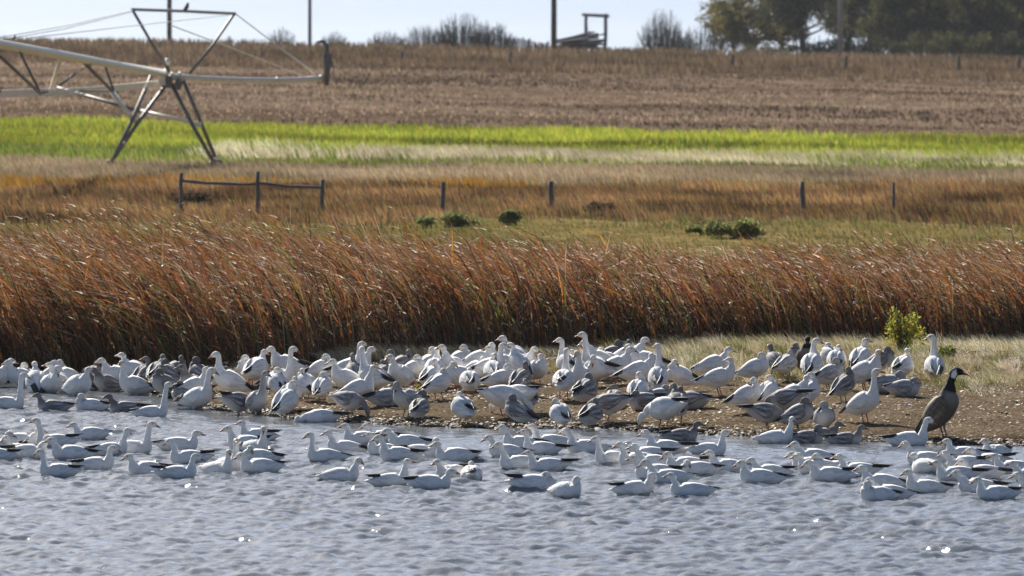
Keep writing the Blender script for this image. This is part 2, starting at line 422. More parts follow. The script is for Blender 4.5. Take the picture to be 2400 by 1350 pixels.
# dry tufts along the reed foot and over the right part of the bank
def bank_mask(x, d):
    return np.clip((x - 0.2) / 2.5, 0, 1) * np.clip((d - np.interp(x, [0, 3, 5.5, 9], [103, 100.0, 96.0, 92.5]) + .9 * fbm(x, d, 1.2, 77) + np.interp(x, [0, 1], [0, 0])) / 2.5, 0, 1) * np.clip(.75 + .4 * fbm(x, d, 1.6, 5), 0, 1)
grass_area('dry_bank_grass', 'pale dry grass matted over the bank behind the geese', 24000, (-1, 11), lambda x, u: 95 + (reed_front(x) + .7 - 95) * u,
           (.05, .17), (.004, .009), [(.40, .33, .20), (.58, .50, .34), (.25, .21, .09), (.18, .19, .05), (.66, .60, .46)], (-1.8, .9), p=[.26, .24, .18, .16, .16], mask=bank_mask, tsc=(1.6, .8), tamt=.4, clump=2.0)
def tufts(name, label, nc, per, xr, dfun, hr, cols, mask, rad=.10):
    cx = RNG.uniform(*xr, nc); cd = dfun(cx, RNG.rand(nc)); k = mask(cx, cd) > RNG.rand(nc); cx, cd = cx[k], cd[k]; nc = len(cx)
    i = np.repeat(np.arange(nc), per); n = len(i); an = RNG.uniform(0, 6.28, n); r = rad * np.sqrt(RNG.rand(n)) * RNG.uniform(.5, 1.4, nc)[i]
    x = cx[i] + np.cos(an) * r; d = cd[i] + np.sin(an) * r; hs = RNG.uniform(*hr, nc)[i] * RNG.uniform(.5, 1.1, n)
    bend = np.stack([np.cos(an) * 1.1 * r / rad - .45 + RNG.normal(0, .3, n), np.sin(an) * .8 * r / rad], 1)
    base = pal(cols, nc, .25)[i] * RNG.uniform(.7, 1.2, (n, 1))
    o = blades(name, np.stack([x, d, gz(x, d)], 1), hs, RNG.uniform(.004, .010, n), bend, np.clip(base, 0, .85), M_GRASS, 3, .5)
    return prop(o, label, 'grass', kind='stuff')
tufts('straw_tufts', 'tousled pale straw tufts growing over the bank behind the geese', 1500, 42, (-1, 11), lambda x, u: 95 + (reed_front(x) + .4 - 95) * u,
      (.10, .32), [(.66, .58, .41), (.48, .40, .25), (.66, .60, .45), (.34, .30, .13), (.24, .25, .07)], lambda x, d: bank_mask(x, d) * np.clip(.6 + .5 * fbm(x, d, 1.8, 44), .1, 1))
grass_area('pale_grass_edge', 'tall pale grass heads bordering the foot of the reeds', 11000, (-2.5, 11), lambda x, u: reed_front(x) - .1 - 2.0 * u * np.clip((x + 3) / 5, .1, 1),
           (.10, .24), (.005, .011), [(.60, .53, .38), (.70, .62, .48), (.45, .36, .22), (.33, .30, .12)], (-1.1, -.2))
grass_area('green_bank_grass', 'green grass tufts low on the bank among the dry grass', 9000, (2, 11), lambda x, u: 97 + (reed_front(x) - .3 - 97) * u,
           (.04, .12), (.004, .009), [(.16, .20, .03), (.25, .26, .05), (.10, .13, .02)], (-.5, .5), mask=lambda x, d: np.clip(fbm(x, d, 1.1, 9), 0, 1) * bank_mask(x, d))
# meadow between the reeds and the field
grass_area('meadow_grass', 'short green and olive meadow grass just beyond the reeds', 42000, BANDX, lambda x, u: 128 + 85 * u,
           (.05, .16), (.02, .05), [(.17, .15, .055), (.23, .18, .08), (.13, .13, .04), (.27, .19, .09), (.17, .19, .05)], (-.5, -.1), clump=.2, tsc=(.5, .2), tamt=.4)
grass_area('brown_ditch_grass', 'tall russet brown grass along the ditch behind the fence', 62000, BANDX, lambda x, u: 190 + 52 * u,
           (.10, .34), (.02, .05), [(.22, .115, .06), (.29, .155, .075), (.13, .08, .05), (.24, .18, .08), (.10, .065, .045), (.33, .19, .06)], (-.5, -.1), clump=.6, tsc=(.55, .2), tamt=.6)
grass_area('orange_grass', 'orange yellow autumn grass in front of the irrigation tower', 9000, BANDX, lambda x, u: 236 + 14 * u,
           (.2, .38), (.025, .05), [(.42, .20, .03), (.46, .28, .04), (.34, .16, .03)], (-.4, 0), clump=.5,
           mask=lambda x, d: np.clip(np.interp(x, [-26, -15, -9, -7, -4, -1, 0, 1, 26], [.9, .9, .6, .2, .05, .8, .5, .02, .0]), 0, 1))
grass_area('beige_grass', 'soft beige seeding grass in a band before the green field', 28000, BANDX, lambda x, u: 250 + 36 * u,
           (.12, .32), (.025, .05), [(.36, .27, .19), (.43, .34, .24), (.28, .19, .13), (.30, .25, .13)], (-.5, -.1), clump=.4)
grass_area('lower_green_grass', 'patchy green growth between beige grass and bright crop', 24000, (-32, 32), lambda x, u: 284 + 36 * u,
           (.12, .34), (.04, .08), [(.17, .23, .03), (.24, .30, .05), (.11, .15, .03), (.32, .32, .10)], (-.4, 0), clump=.3)
grass_area('white_grass', 'whitish feathery grass in front of the bright green crop', 46000, (-32, 32), lambda x, u: 294 + 24 * u,
           (.25, .55), (.035, .065), [(.64, .55, .38), (.56, .47, .31), (.70, .62, .45)], (-.6, -.1), clump=.35,
           mask=lambda x, d: np.clip(np.interp(x, [-32, -12, -11, -8, -6.5, -5, 2, 8, 9.5, 18, 32], [.0, .0, .25, .2, .15, .8, 1, 1, .3, .2, .45]) * (0.8 + .7 * fbm(x, d, .7, 12)), 0, 1))
grass_area('green_crop_leaves', 'bright yellow green crop standing in the long field strip', 34000, (-42, 42), lambda x, u: 318 + 56 * u,
           (.14, .32), (.05, .10), [(.27, .30, .035), (.34, .34, .04), (.18, .24, .035), (.39, .36, .06)], (-.4, .2), clump=.25, cat='crop', tsc=(.12, .2), tamt=.45)
grass_area('stubble', 'brown and grey crop stubble on the gently rising field', 46000, (-62, 62), lambda x, u: 374 + 150 * u,
           (.06, .20), (.06, .14), [(.18, .125, .085), (.25, .18, .125), (.10, .07, .048), (.32, .24, .165), (.16, .135, .07)], (-.4, .2), clump=.16, cat='stubble', tsc=(.035, .26), tamt=.95)
grass_area('hill_grass', 'dull brown dry grass covering the top of the hill', 32000, (-70, 70), lambda x, u: 505 + 105 * u,
           (.25, .6), (.08, .16), [(.15, .10, .065), (.19, .13, .085), (.11, .075, .05), (.2, .15, .08)], (-.3, .1), clump=.15)

grass_area('straw', 'loose straw and flattened stems scattered over the muddy bank', 16000, (-5, 11), lambda x, u: shore_d(x) + .3 + (reed_front(x) - shore_d(x)) * u,
           (.02, .06), (.004, .009), [(.50, .42, .28), (.35, .27, .15), (.60, .55, .42), (.22, .18, .08)], (-4, 4), tsc=(1.5, .8), tamt=.3,
           mask=lambda x, d: np.clip(.25 + .35 * fbm(x, d, 1.3, 19) + x * .06, 0.03, 1))
# litter on the mud: shed feathers, leaf scraps, pebbles
def litter():
    n = 48000
    x = RNG.uniform(-6.5, 11, n); u = RNG.rand(n) ** 1.1
    sd_ = shore_d(x); d = sd_ + .05 + (reed_front(x) - sd_) * u
    rim = RNG.rand(n) < .14; d = np.where(rim, sd_ + RNG.uniform(-.08, .4, n), d)
    k = rim | (RNG.rand(n) < np.clip(.45 + .6 * fbm(x, d, 1.9, 21), .1, 1)); x, d = x[k], d[k]; n = len(x)
    z = gz(x, d) + .004
    s = RNG.uniform(.007, .034, n) * RNG.uniform(.6, 1, n); yaw = RNG.uniform(0, 6.28, n); tl = RNG.uniform(-.5, .9, n)
    c = pal([(.66, .60, .50), (.42, .31, .18), (.20, .12, .06), (.09, .06, .035), (.75, .74, .72), (.45, .32, .2)], n, p=[.14, .24, .24, .2, .07, .11])
    edge = (d - shore_d(x) < RNG.uniform(.05, .55, n)); c[edge] *= .38; s[edge] *= 1.25
    q = np.array([[-1, -.4], [1, -.4], [.8, .45], [-.9, .4]])
    lx = q[None, :, 0] * s[:, None]; ly = q[None, :, 1] * s[:, None]
    X = x[:, None] + lx * np.cos(yaw)[:, None] - ly * np.sin(yaw)[:, None]
    D = d[:, None] + lx * np.sin(yaw)[:, None] + ly * np.cos(yaw)[:, None]
    Z = z[:, None] + (ly + s[:, None] * .5) * np.abs(tl)[:, None] + .002
    V = np.stack([X, D, Z], -1); top = V.copy(); mid = V.mean(1, keepdims=True); mid[..., 2] += s[:, None] * .35
    VV = np.concatenate([V, mid], 1).reshape(-1, 3)
    b0 = (np.arange(n) * 5)[:, None]
    Fc = np.concatenate([np.stack([b0[:, 0] + i, b0[:, 0] + (i + 1) % 4, b0[:, 0] + 4], 1) for i in range(4)], 0)
    o = link('leaf_litter', mesh_np('leaf_litter', VV, Fc, M_CHIP, False, np.repeat(c, 5, 0)))
    prop(o, 'shed feathers, leaf scraps and pebbles strewn over the muddy bank', 'litter', kind='stuff')
litter()

# ------------------------------------------------------------------ shrubs and trees
def leaf_cloud(name, blobs, n, size, cols, mat, parent, p=None):
    """many small leaf faces spread through several overlapping volumes"""
    bl = np.array([(b[0], b[1], b[2], b[3], b[4] if len(b) > 4 else b[3]) for b in blobs])
    wts = bl[:, 3] ** 2; i = RNG.choice(len(bl), n, p=wts / wts.sum())
    v = RNG.normal(0, 1, (n, 3)); v /= np.linalg.norm(v, axis=1)[:, None]
    r = RNG.uniform(0, 1, n) ** .45
    c = bl[i, :3] + v * np.stack([bl[i, 3], bl[i, 3], bl[i, 4]], 1) * r[:, None]
    s = size * RNG.uniform(.5, 1.3, n)
    a1 = RNG.normal(0, 1, (n, 3)); a1 /= np.linalg.norm(a1, axis=1)[:, None]
    a2 = np.cross(a1, RNG.normal(0, 1, (n, 3))); a2 /= np.linalg.norm(a2, axis=1)[:, None]
    V = np.stack([c - a1 * s[:, None], c + a2 * s[:, None] * .5, c + a1 * s[:, None], c - a2 * s[:, None] * .5], 1).reshape(-1, 3)
    Fc = np.arange(n * 4).reshape(-1, 4)
    C = pal(cols, n, .25, p)
    return link(name, mesh_np(name, V, Fc, mat, False, np.repeat(C, 4, 0)), parent)

def shrub(name, label, px, py, wpx, hpx, cols, nleaf, leaf, cat='bush', group=None, dens=1.0):
    g = on_ground(px, py); sc = F / g.y; w = wpx / sc; h = hpx / sc
    root = link(name, None); root.location = g; prop(root, label, cat, group)
    mb = MB(); blobs = []
    for k in range(13):
        an = random.uniform(0, 6.28); q = random.uniform(.1, .42) * w
        tx, ty, tz = math.cos(an) * q, math.sin(an) * q * .8, h * random.uniform(.5, .95)
        mb.tube([(tx * .1, ty * .1, -.03), (tx * .5, ty * .5, tz * .5), (tx, ty, tz)], [.02 * h, .014 * h, .005 * h], 5)
        blobs.append((tx * 1.0, ty * .9, tz * random.uniform(.3, .62), w * random.uniform(.12, .2), h * random.uniform(.2, .34)))
    mb.build('stem', M_BARK, root)
    leaf_cloud('foliage', blobs, nleaf, leaf, cols, M_LEAF, root)
    return root
YG = [(.36, .38, .05), (.46, .44, .07), (.24, .28, .05), (.52, .42, .06)]
DG = [(.11, .15, .04), (.15, .19, .05), (.08, .11, .03), (.2, .22, .07)]
shrub('leafy_shrub', 'bright yellow green shrub between the white geese and reeds at right', 2112, 826, 125, 130, YG, 1500, .024)
shrub('weed_clump', 'small green weed clump right of the bright shrub by the upright goose', 2215, 840, 90, 46, DG + YG[:1], 1300, .022, 'plant')
shrub('weed_clump', 'tiny yellow green plant among pale grass behind the middle geese', 1450, 842, 60, 44, YG, 700, .02, 'plant')
shrub('weed_clump', 'low yellowish sprig beside a goose leg on the mud, left of centre', 985, 915, 26, 20, YG, 140, .014, 'plant')
MG = [(.18, .22, .07), (.23, .26, .08), (.28, .28, .10), (.14, .17, .06), (.30, .24, .11)]
BG = 'green bushes in the meadow beyond the reeds'
shrub('meadow_bush', 'wide green bush below the fence post left of centre', 1055, 530, 150, 48, MG, 2600, .05, group=BG)
shrub('meadow_bush', 'small round dark green bush between two fence posts', 1192, 526, 74, 44, MG, 1100, .05, group=BG)
shrub('meadow_bush', 'long dark green bush left of the tallest single fence post', 1735, 558, 205, 56, MG, 3600, .05, group=BG)
shrub('meadow_bush', 'small green bush joining the left end of the long dark bush', 1648, 550, 95, 32, MG, 800, .05, group=BG)
shrub('russet_bush', 'dark russet bush behind the fence rails', 445, 480, 150, 50, [(.10, .06, .035), (.07, .045, .03), (.15, .09, .04)], 1500, .06)
shrub('russet_bush', 'dark brown low bush right of the middle fence post', 1400, 500, 90, 34, [(.10, .06, .035), (.07, .045, .03), (.12, .1, .04)], 900, .06)

tufts('weed_tufts', 'mixed green and straw coloured weeds growing around the meadow bushes', 420, 30, (-12, 12), lambda x, u: 150 + 60 * u, (.12, .34),
      [(.22, .24, .08), (.34, .27, .13), (.16, .19, .06), (.42, .34, .18)], lambda x, d: np.clip(.5 + .5 * fbm(x, d * .3, .8, 61), 0, 1), .35)

def bare_bush(label, px, py_base, wpx, hpx, d, n=150, group='bare shrubs on the skyline'):
    b = P(px, py_base, d); sc = F / d; w = wpx / sc; h = hpx / sc
    root = link('bare_bush', None); root.location = (b.x, d, float(gz(b.x, d)) - .1); prop(root, label, 'bush', group)
    mb = MB()
    for k in range(n):
        x0 = random.uniform(-.36, .36) * w; y0 = random.uniform(-1, 1) * w * .2
        env = max(.3, 1 - (2 * x0 / w) ** 2) * random.uniform(.55, 1.08)
        hh = h * env; lx = x0 * random.uniform(.1, .9) + random.uniform(-.08, .08) * w
        p1 = Vector((x0, y0, 0)); p2 = Vector((x0 + lx * .4, y0, hh * .5)); p3 = Vector((x0 + lx * .8, y0 + random.uniform(-.2, .2), hh))
        mb.tube([p1, p2, p3], [.024, .017, .009], 3)
        for q in range(4):
            t = random.uniform(.3, .9); m_ = p1.lerp(p3, t)
            mb.tube([m_, m_ + Vector((random.uniform(-.25, .25), random.uniform(-.2, .2), random.uniform(.15, .5))) * h * .35], [.012, .006], 3)
    mb.build('branch', M_BARK, root, smooth=False)
    blobs = [(random.uniform(-.3, .3) * w, 0, h * random.uniform(.1, .35), w * .13, h * .2) for _ in range(6)]
    leaf_cloud('dead_leaves', blobs, int(n * 5), .05, [(.14, .10, .08), (.2, .15, .12), (.10, .08, .07)], M_LEAF, root)
    return root
SKY_D = 618
bare_bush('left half of the long bare thicket on the skyline', 1000, 116, 140, 62, SKY_D, 170)
bare_bush('tall middle clump of the bare thicket on the skyline', 1085, 116, 150, 92, SKY_D, 260)
bare_bush('right end of the bare thicket next to the stockade', 1155, 117, 110, 70, SKY_D, 190)
bare_bush('tall lone bare bush left of the big trees', 1555, 124, 115, 106, SKY_D, 210)
bare_bush('low grey bush just right of the end sprinkler', 785, 110, 60, 44, SKY_D, 70)
bare_bush('small faint bush left of the bare thicket', 905, 112, 90, 46, SKY_D, 110)
bare_bush('wispy bush behind the irrigation stay cables', 660, 106, 70, 50, SKY_D, 60)
bare_bush('spiky small bush under the right corner of the tower top', 537, 104, 22, 30, SKY_D, 40)
bare_bush('tiny bush between tower and far pole', 572, 104, 22, 24, SKY_D, 36)
bare_bush('low bare scrub leading up to the big trees', 1650, 126, 130, 74, SKY_D, 170)
bare_bush('dark low scrub right of the timber frame', 1480, 122, 100, 18, SKY_D, 90)

def tree(label, px, d, h, spread, lean, nleaf, cols, base_py=134, low=0.2, group='trees on the skyline at the right'):
    b = P(px, base_py, d); root = link('tree', None); root.location = (b.x, d, float(gz(b.x, d)) - .2)
    prop(root, label, 'tree', group)
    mb = MB(); blobs = []
    top = Vector((lean * h, 0, h * .8)); r0 = .05 * h * .6
    mids = [Vector((0, 0, 0)), Vector((lean * h * .15, .1, h * .25)), Vector((lean * h * .55, -.1, h * .5)), top]
    mb.tube(mids, [r0, r0 * .8, r0 * .5, r0 * .15], 8)
    lb = MB()
    for k in range(26):
        t = random.uniform(low, .8); o = mids[0].lerp(mids[3], t); o.x = lean * h * t * t
        an = random.uniform(0, 6.28); ln = spread * random.uniform(.55, 1.0)
        e1 = o + Vector((math.cos(an) * ln * .5, math.sin(an) * ln * .5, ln * random.uniform(.15, .4)))
        e2 = o + Vector((math.cos(an) * ln, math.sin(an) * ln, ln * random.uniform(.1, .75)))
        lb.tube([o, e1, e2], [r0 * .42, r0 * .25, r0 * .08], 5)
        for q in range(5):
            s0 = e1.lerp(e2, random.random()); v = Vector((random.uniform(-1, 1), random.uniform(-1, 1), random.uniform(-.3, 1))) * spread * .35
            lb.tube([s0, s0 + v * .6, s0 + v + Vector((0, 0, -.1))], [.035, .022, .01], 3)
            blobs.append((*(s0 + v), spread * random.uniform(.12, .26)))
        blobs.append((*e2, spread * random.uniform(.16, .3)))
    mb.build('trunk', M_BARK, root); lb.build('limb', M_BARK, root, smooth=False)
    leaf_cloud('crown', blobs, int(nleaf * 3.2), .13, cols, M_LEAF, root)
    return root
TC = [(.075, .08, .04), (.105, .105, .045), (.055, .06, .035), (.16, .14, .045)]
TY = [(.20, .17, .05), (.13, .12, .05), (.26, .21, .06), (.09, .09, .04)]
tree('small ragged tree forming the left tip of the grove', 1722, 655, 6.0, 2.2, -.2, 1500, TY, low=.15)
tree('leaning open tree at the left end of the grove', 1762, 640, 7.5, 3.0, -.28, 2600, TY, low=.12)
tree('thick dark trunk leaning left beside the gap in the grove', 1885, 636, 9.5, 3.3, -.16, 3600, TC, low=.15)
tree('open tree filling the gap left of the pale pole', 1835, 662, 8.0, 2.6, -.1, 2000, TC, low=.15)
tree('slim curved tree just right of the pale utility pole', 2040, 650, 9.0, 2.6, .05, 3000, TC)
tree('forked dark tree standing behind the pale utility pole', 1985, 660, 8.5, 2.8, .12, 3200, TC)
tree('dense dark tree at the middle of the grove', 2110, 642, 9.0, 3.0, -.04, 5200, TC, low=.05)
tree('dense tree with yellowing top right of the grove middle', 2195, 646, 9.0, 3.0, .04, 5200, TY, low=.05)
tree('very dark bushy tree near the right edge of the grove', 2270, 640, 9.5, 3.2, .0, 5600, TC, low=.03)
tree('yellow green tree with sky gaps at the right edge', 2345, 648, 9.0, 3.0, .06, 4600, TY, low=.08)
tree('rightmost tree of the grove, cut by the picture edge', 2420, 642, 9.5, 3.2, -.05, 4800, TC, low=.05)
tree('second row tree showing dark behind the grove gaps', 2150, 672, 9.0, 3.4, .0, 4600, TC, low=.03)
tree('second row tree behind the right end of the grove', 2310, 676, 9.0, 3.4, .0, 4600, TC, low=.03)
tree('second row tree at the right picture edge behind the grove', 2395, 670, 9.0, 3.4, .0, 4600, TC, low=.03)
tree('second row tree behind the very dark bushy tree', 2235, 678, 9.5, 3.4, .0, 4600, TC, low=.03)
for i, (px, w_, h_, lb_) in enumerate([(1800, 150, 34, 'dark undergrowth below the open tree'), (1930, 140, 50, 'dark undergrowth at the pale pole'), (2060, 150, 60, 'dark undergrowth under the slim trees'),
                       (2180, 170, 75, 'dark undergrowth in the middle of the grove'), (2300, 170, 80, 'dark undergrowth under the bushy tree'), (2420, 160, 75, 'dark undergrowth at the right picture edge')]):
    b = P(px, 134, 630); root = link('undergrowth', None); root.location = (b.x, 630, float(gz(b.x, 630)) - .1); prop(root, lb_, 'undergrowth', 'undergrowth beneath the grove')
    sc = F / 630; w = w_ / sc; h = h_ / sc
    blobs = [(random.uniform(-.45, .45) * w, random.uniform(-1, 1), h * random.uniform(.15, .7), w * .12, h * .28) for _ in range(18)]
    mb = MB()
    for k in range(40):
        x0 = random.uniform(-.45, .45) * w; mb.tube([(x0, random.uniform(-1, 1), 0), (x0 + random.uniform(-.4, .4), 0, h * random.uniform(.6, 1.1))], [.04, .012], 4)
    mb.build('stem', M_BARK, root, False); leaf_cloud('foliage', blobs, 3000, .10, TC, M_LEAF, root)

# ------------------------------------------------------------------ poles, fences, frame
def jpole(name, mat, px, top, bot, d, rad, label, cat, group=None, parent=None, sink=.3):
    a_ = P(px[0], top, d); b_ = P(px[1], bot, d)
    root = parent
    mb = MB(); n = 5
    pts = [Vector((b_.x, d, b_.z - sink)).lerp(a_, k / n) + (Vector((random.uniform(-.3, .3) * rad, 0, 0)) if 0 < k < n else Vector((0, 0, 0))) for k in range(n + 1)]
    mb.tube(pts, [rad * (1.1 - .2 * k / n) for k in range(n + 1)], 8, .08)
    o = mb.build(name, mat, parent, True, origin=None if parent else b_)
    if not parent:
        o.location = b_; prop(o, label, cat, group)
    return o
# three posts and two rails
fd = on_ground(600, 503).y
fr = link('rail_fence', None); fr.location = (0, 0, 0)
prop(fr, 'weathered grey wooden fence of three posts joined by two rails', 'fence')
for px, t, b_ in ((424, 405, 492), (603, 402, 503), (755, 421, 507)):
    jpole('post', M_WOOD, (px + 1, px - 1), t, b_, fd, .055, '', '', parent=fr)
for (x0, y0, x1, y1) in ((424, 424, 603, 431), (603, 428, 755, 440)):
    mb = MB(); A, B = P(x0, y0, fd - .05), P(x1, y1, fd - .05)
    pts = [A.lerp(B, k / 6) + Vector((0, 0, random.uniform(-.012, .012) - .03 * math.sin(k / 6 * math.pi))) for k in range(7)]
    mb.tube(pts, [.04, .043, .038, .04, .042, .037, .034], 8, .1); mb.build('rail', M_WOOD, fr)
FG = 'single fence posts along the meadow ditch'
for px, t, b_, lb_, r in ((1038, 426, 492, 'grey fence post rising behind the wide green bush', .06), (1291, 425, 505, 'grey fence post at the middle of the meadow', .065),
                      (1881, 426, 517, 'tall dark fence post right of the long bush', .065), (2094, 428, 500, 'faint thin post hidden in brown grass', .04)):
    jpole('fence_post', M_WOOD, (px, px), t, b_, fd + 2, r, lb_, 'fence post', FG)
HG = 'far fence posts along the hill crest'
for px, t, b_, lb_ in ((540, 122, 172, 'far hill post right of the tower top'), (613, 122, 168, 'far hill post left of the stay cables'), (680, 130, 172, 'far hill post under the stay cables'),
                   (729, 132, 170, 'far hill post just left of the end sprinkler'), (941, 122, 158, 'far hill post below the low grey bush'), (1196, 122, 160, 'far hill post below the stockade'),
                   (1716, 128, 165, 'far hill post below the leaning open tree'), (1983, 130, 156, 'dark far hill post right of the pale pole base'), (2246, 132, 165, 'far hill post below the very dark tree'), (2388, 134, 165, 'far hill post at the right edge')):
    jpole('hill_post', M_WOOD, (px, px), t, b_, 540, .12, lb_, 'fence post', HG)
def upole(label, px, d, h, rad, mat, py_base):
    g = P(px, py_base, d); root = link('utility_pole', None); zb = float(gz(g.x, d)); root.location = (g.x, d, zb)
    prop(root, label, 'utility pole', 'utility poles on the skyline')
    MB().tube([(0, 0, -.3), (.01, 0, h * .5), (0, 0, h)], [rad, rad * .9, rad * .75], 10).build('pole', mat, root)
    MB().box((0, -.12, h - .5), (2.2, .12, .14)).build('crossarm', M_WOOD, root, False)
    for dx in (-.95, 0.35, .95):
        MB().tube([(dx, -.12, h - .43), (dx, -.12, h - .28)], [.05, .03], 8).build('insulator', M_WHITEPAINT, root)
upole('dark wooden utility pole behind the irrigation tower', 397, 610, 9.5, .19, M_WOOD, 100)
upole('pale grey utility pole left of the end sprinkler', 726, 612, 9.5, .14, M_PALEWOOD, 104)
upole('brown utility pole beside the timber frame', 1298, 606, 9.5, .22, M_BARK, 112)
upole('pale utility pole standing before the grove', 1969, 602, 10, .20, M_PALEWOOD, 125)
upole('tiny far utility pole at the left over the pipe', 101, 1150, 9.5 / 1.6, .14, M_PALEWOOD, 96)
# timber frame with stacked rails beside it
fd2 = 608
fm = link('timber_frame', None); prop(fm, 'tall square timber gateway frame on the skyline', 'gate frame')
for px in (1374, 1419): jpole('post', M_PALEWOOD, (px, px), 32, 118, fd2, .14, '', '', parent=fm)
MB().tube([P(1364, 34, fd2), P(1428, 38, fd2)], .13, 8).build('crossbeam', M_PALEWOOD, fm)
pl = link('rail_pile', None); prop(pl, 'heap of grey rails stacked against the pole and frame', 'rail stack')
for k in range(22):
    x0 = random.uniform(1298, 1330); x1 = random.uniform(1385, 1422); row = k % 9
    y0 = 113 - row * 3.0 + random.uniform(-1, 1); y1 = 112 - row * 4.8 + random.uniform(-1, 1)
    dd = fd2 - .6 + random.uniform(-.5, .5)
    MB().tube([P(x0, y0 + 2, dd), P(min(x1, 1420), y1 + 1, dd)], random.uniform(.055, .08), 6).build('rail', M_WOOD if k % 3 else M_PALEWOOD, pl)
st = link('stockade', None); prop(st, 'dark upright stockade fence between bare thicket and pole', 'stockade')
for k in range(20):
    px = 1182 + k * 5.4 + random.uniform(-1, 1)
    if px > 1285: break
    tp = 90 + random.uniform(-3, 5) + (8 if px > 1245 else 0)
    a_ = P(px, tp, 605); b_ = P(px, 116, 605)
    MB().tube([b_ - Vector((0, 0, .2)), a_], [.075, .065], 6).build('stake', M_BARK, st)

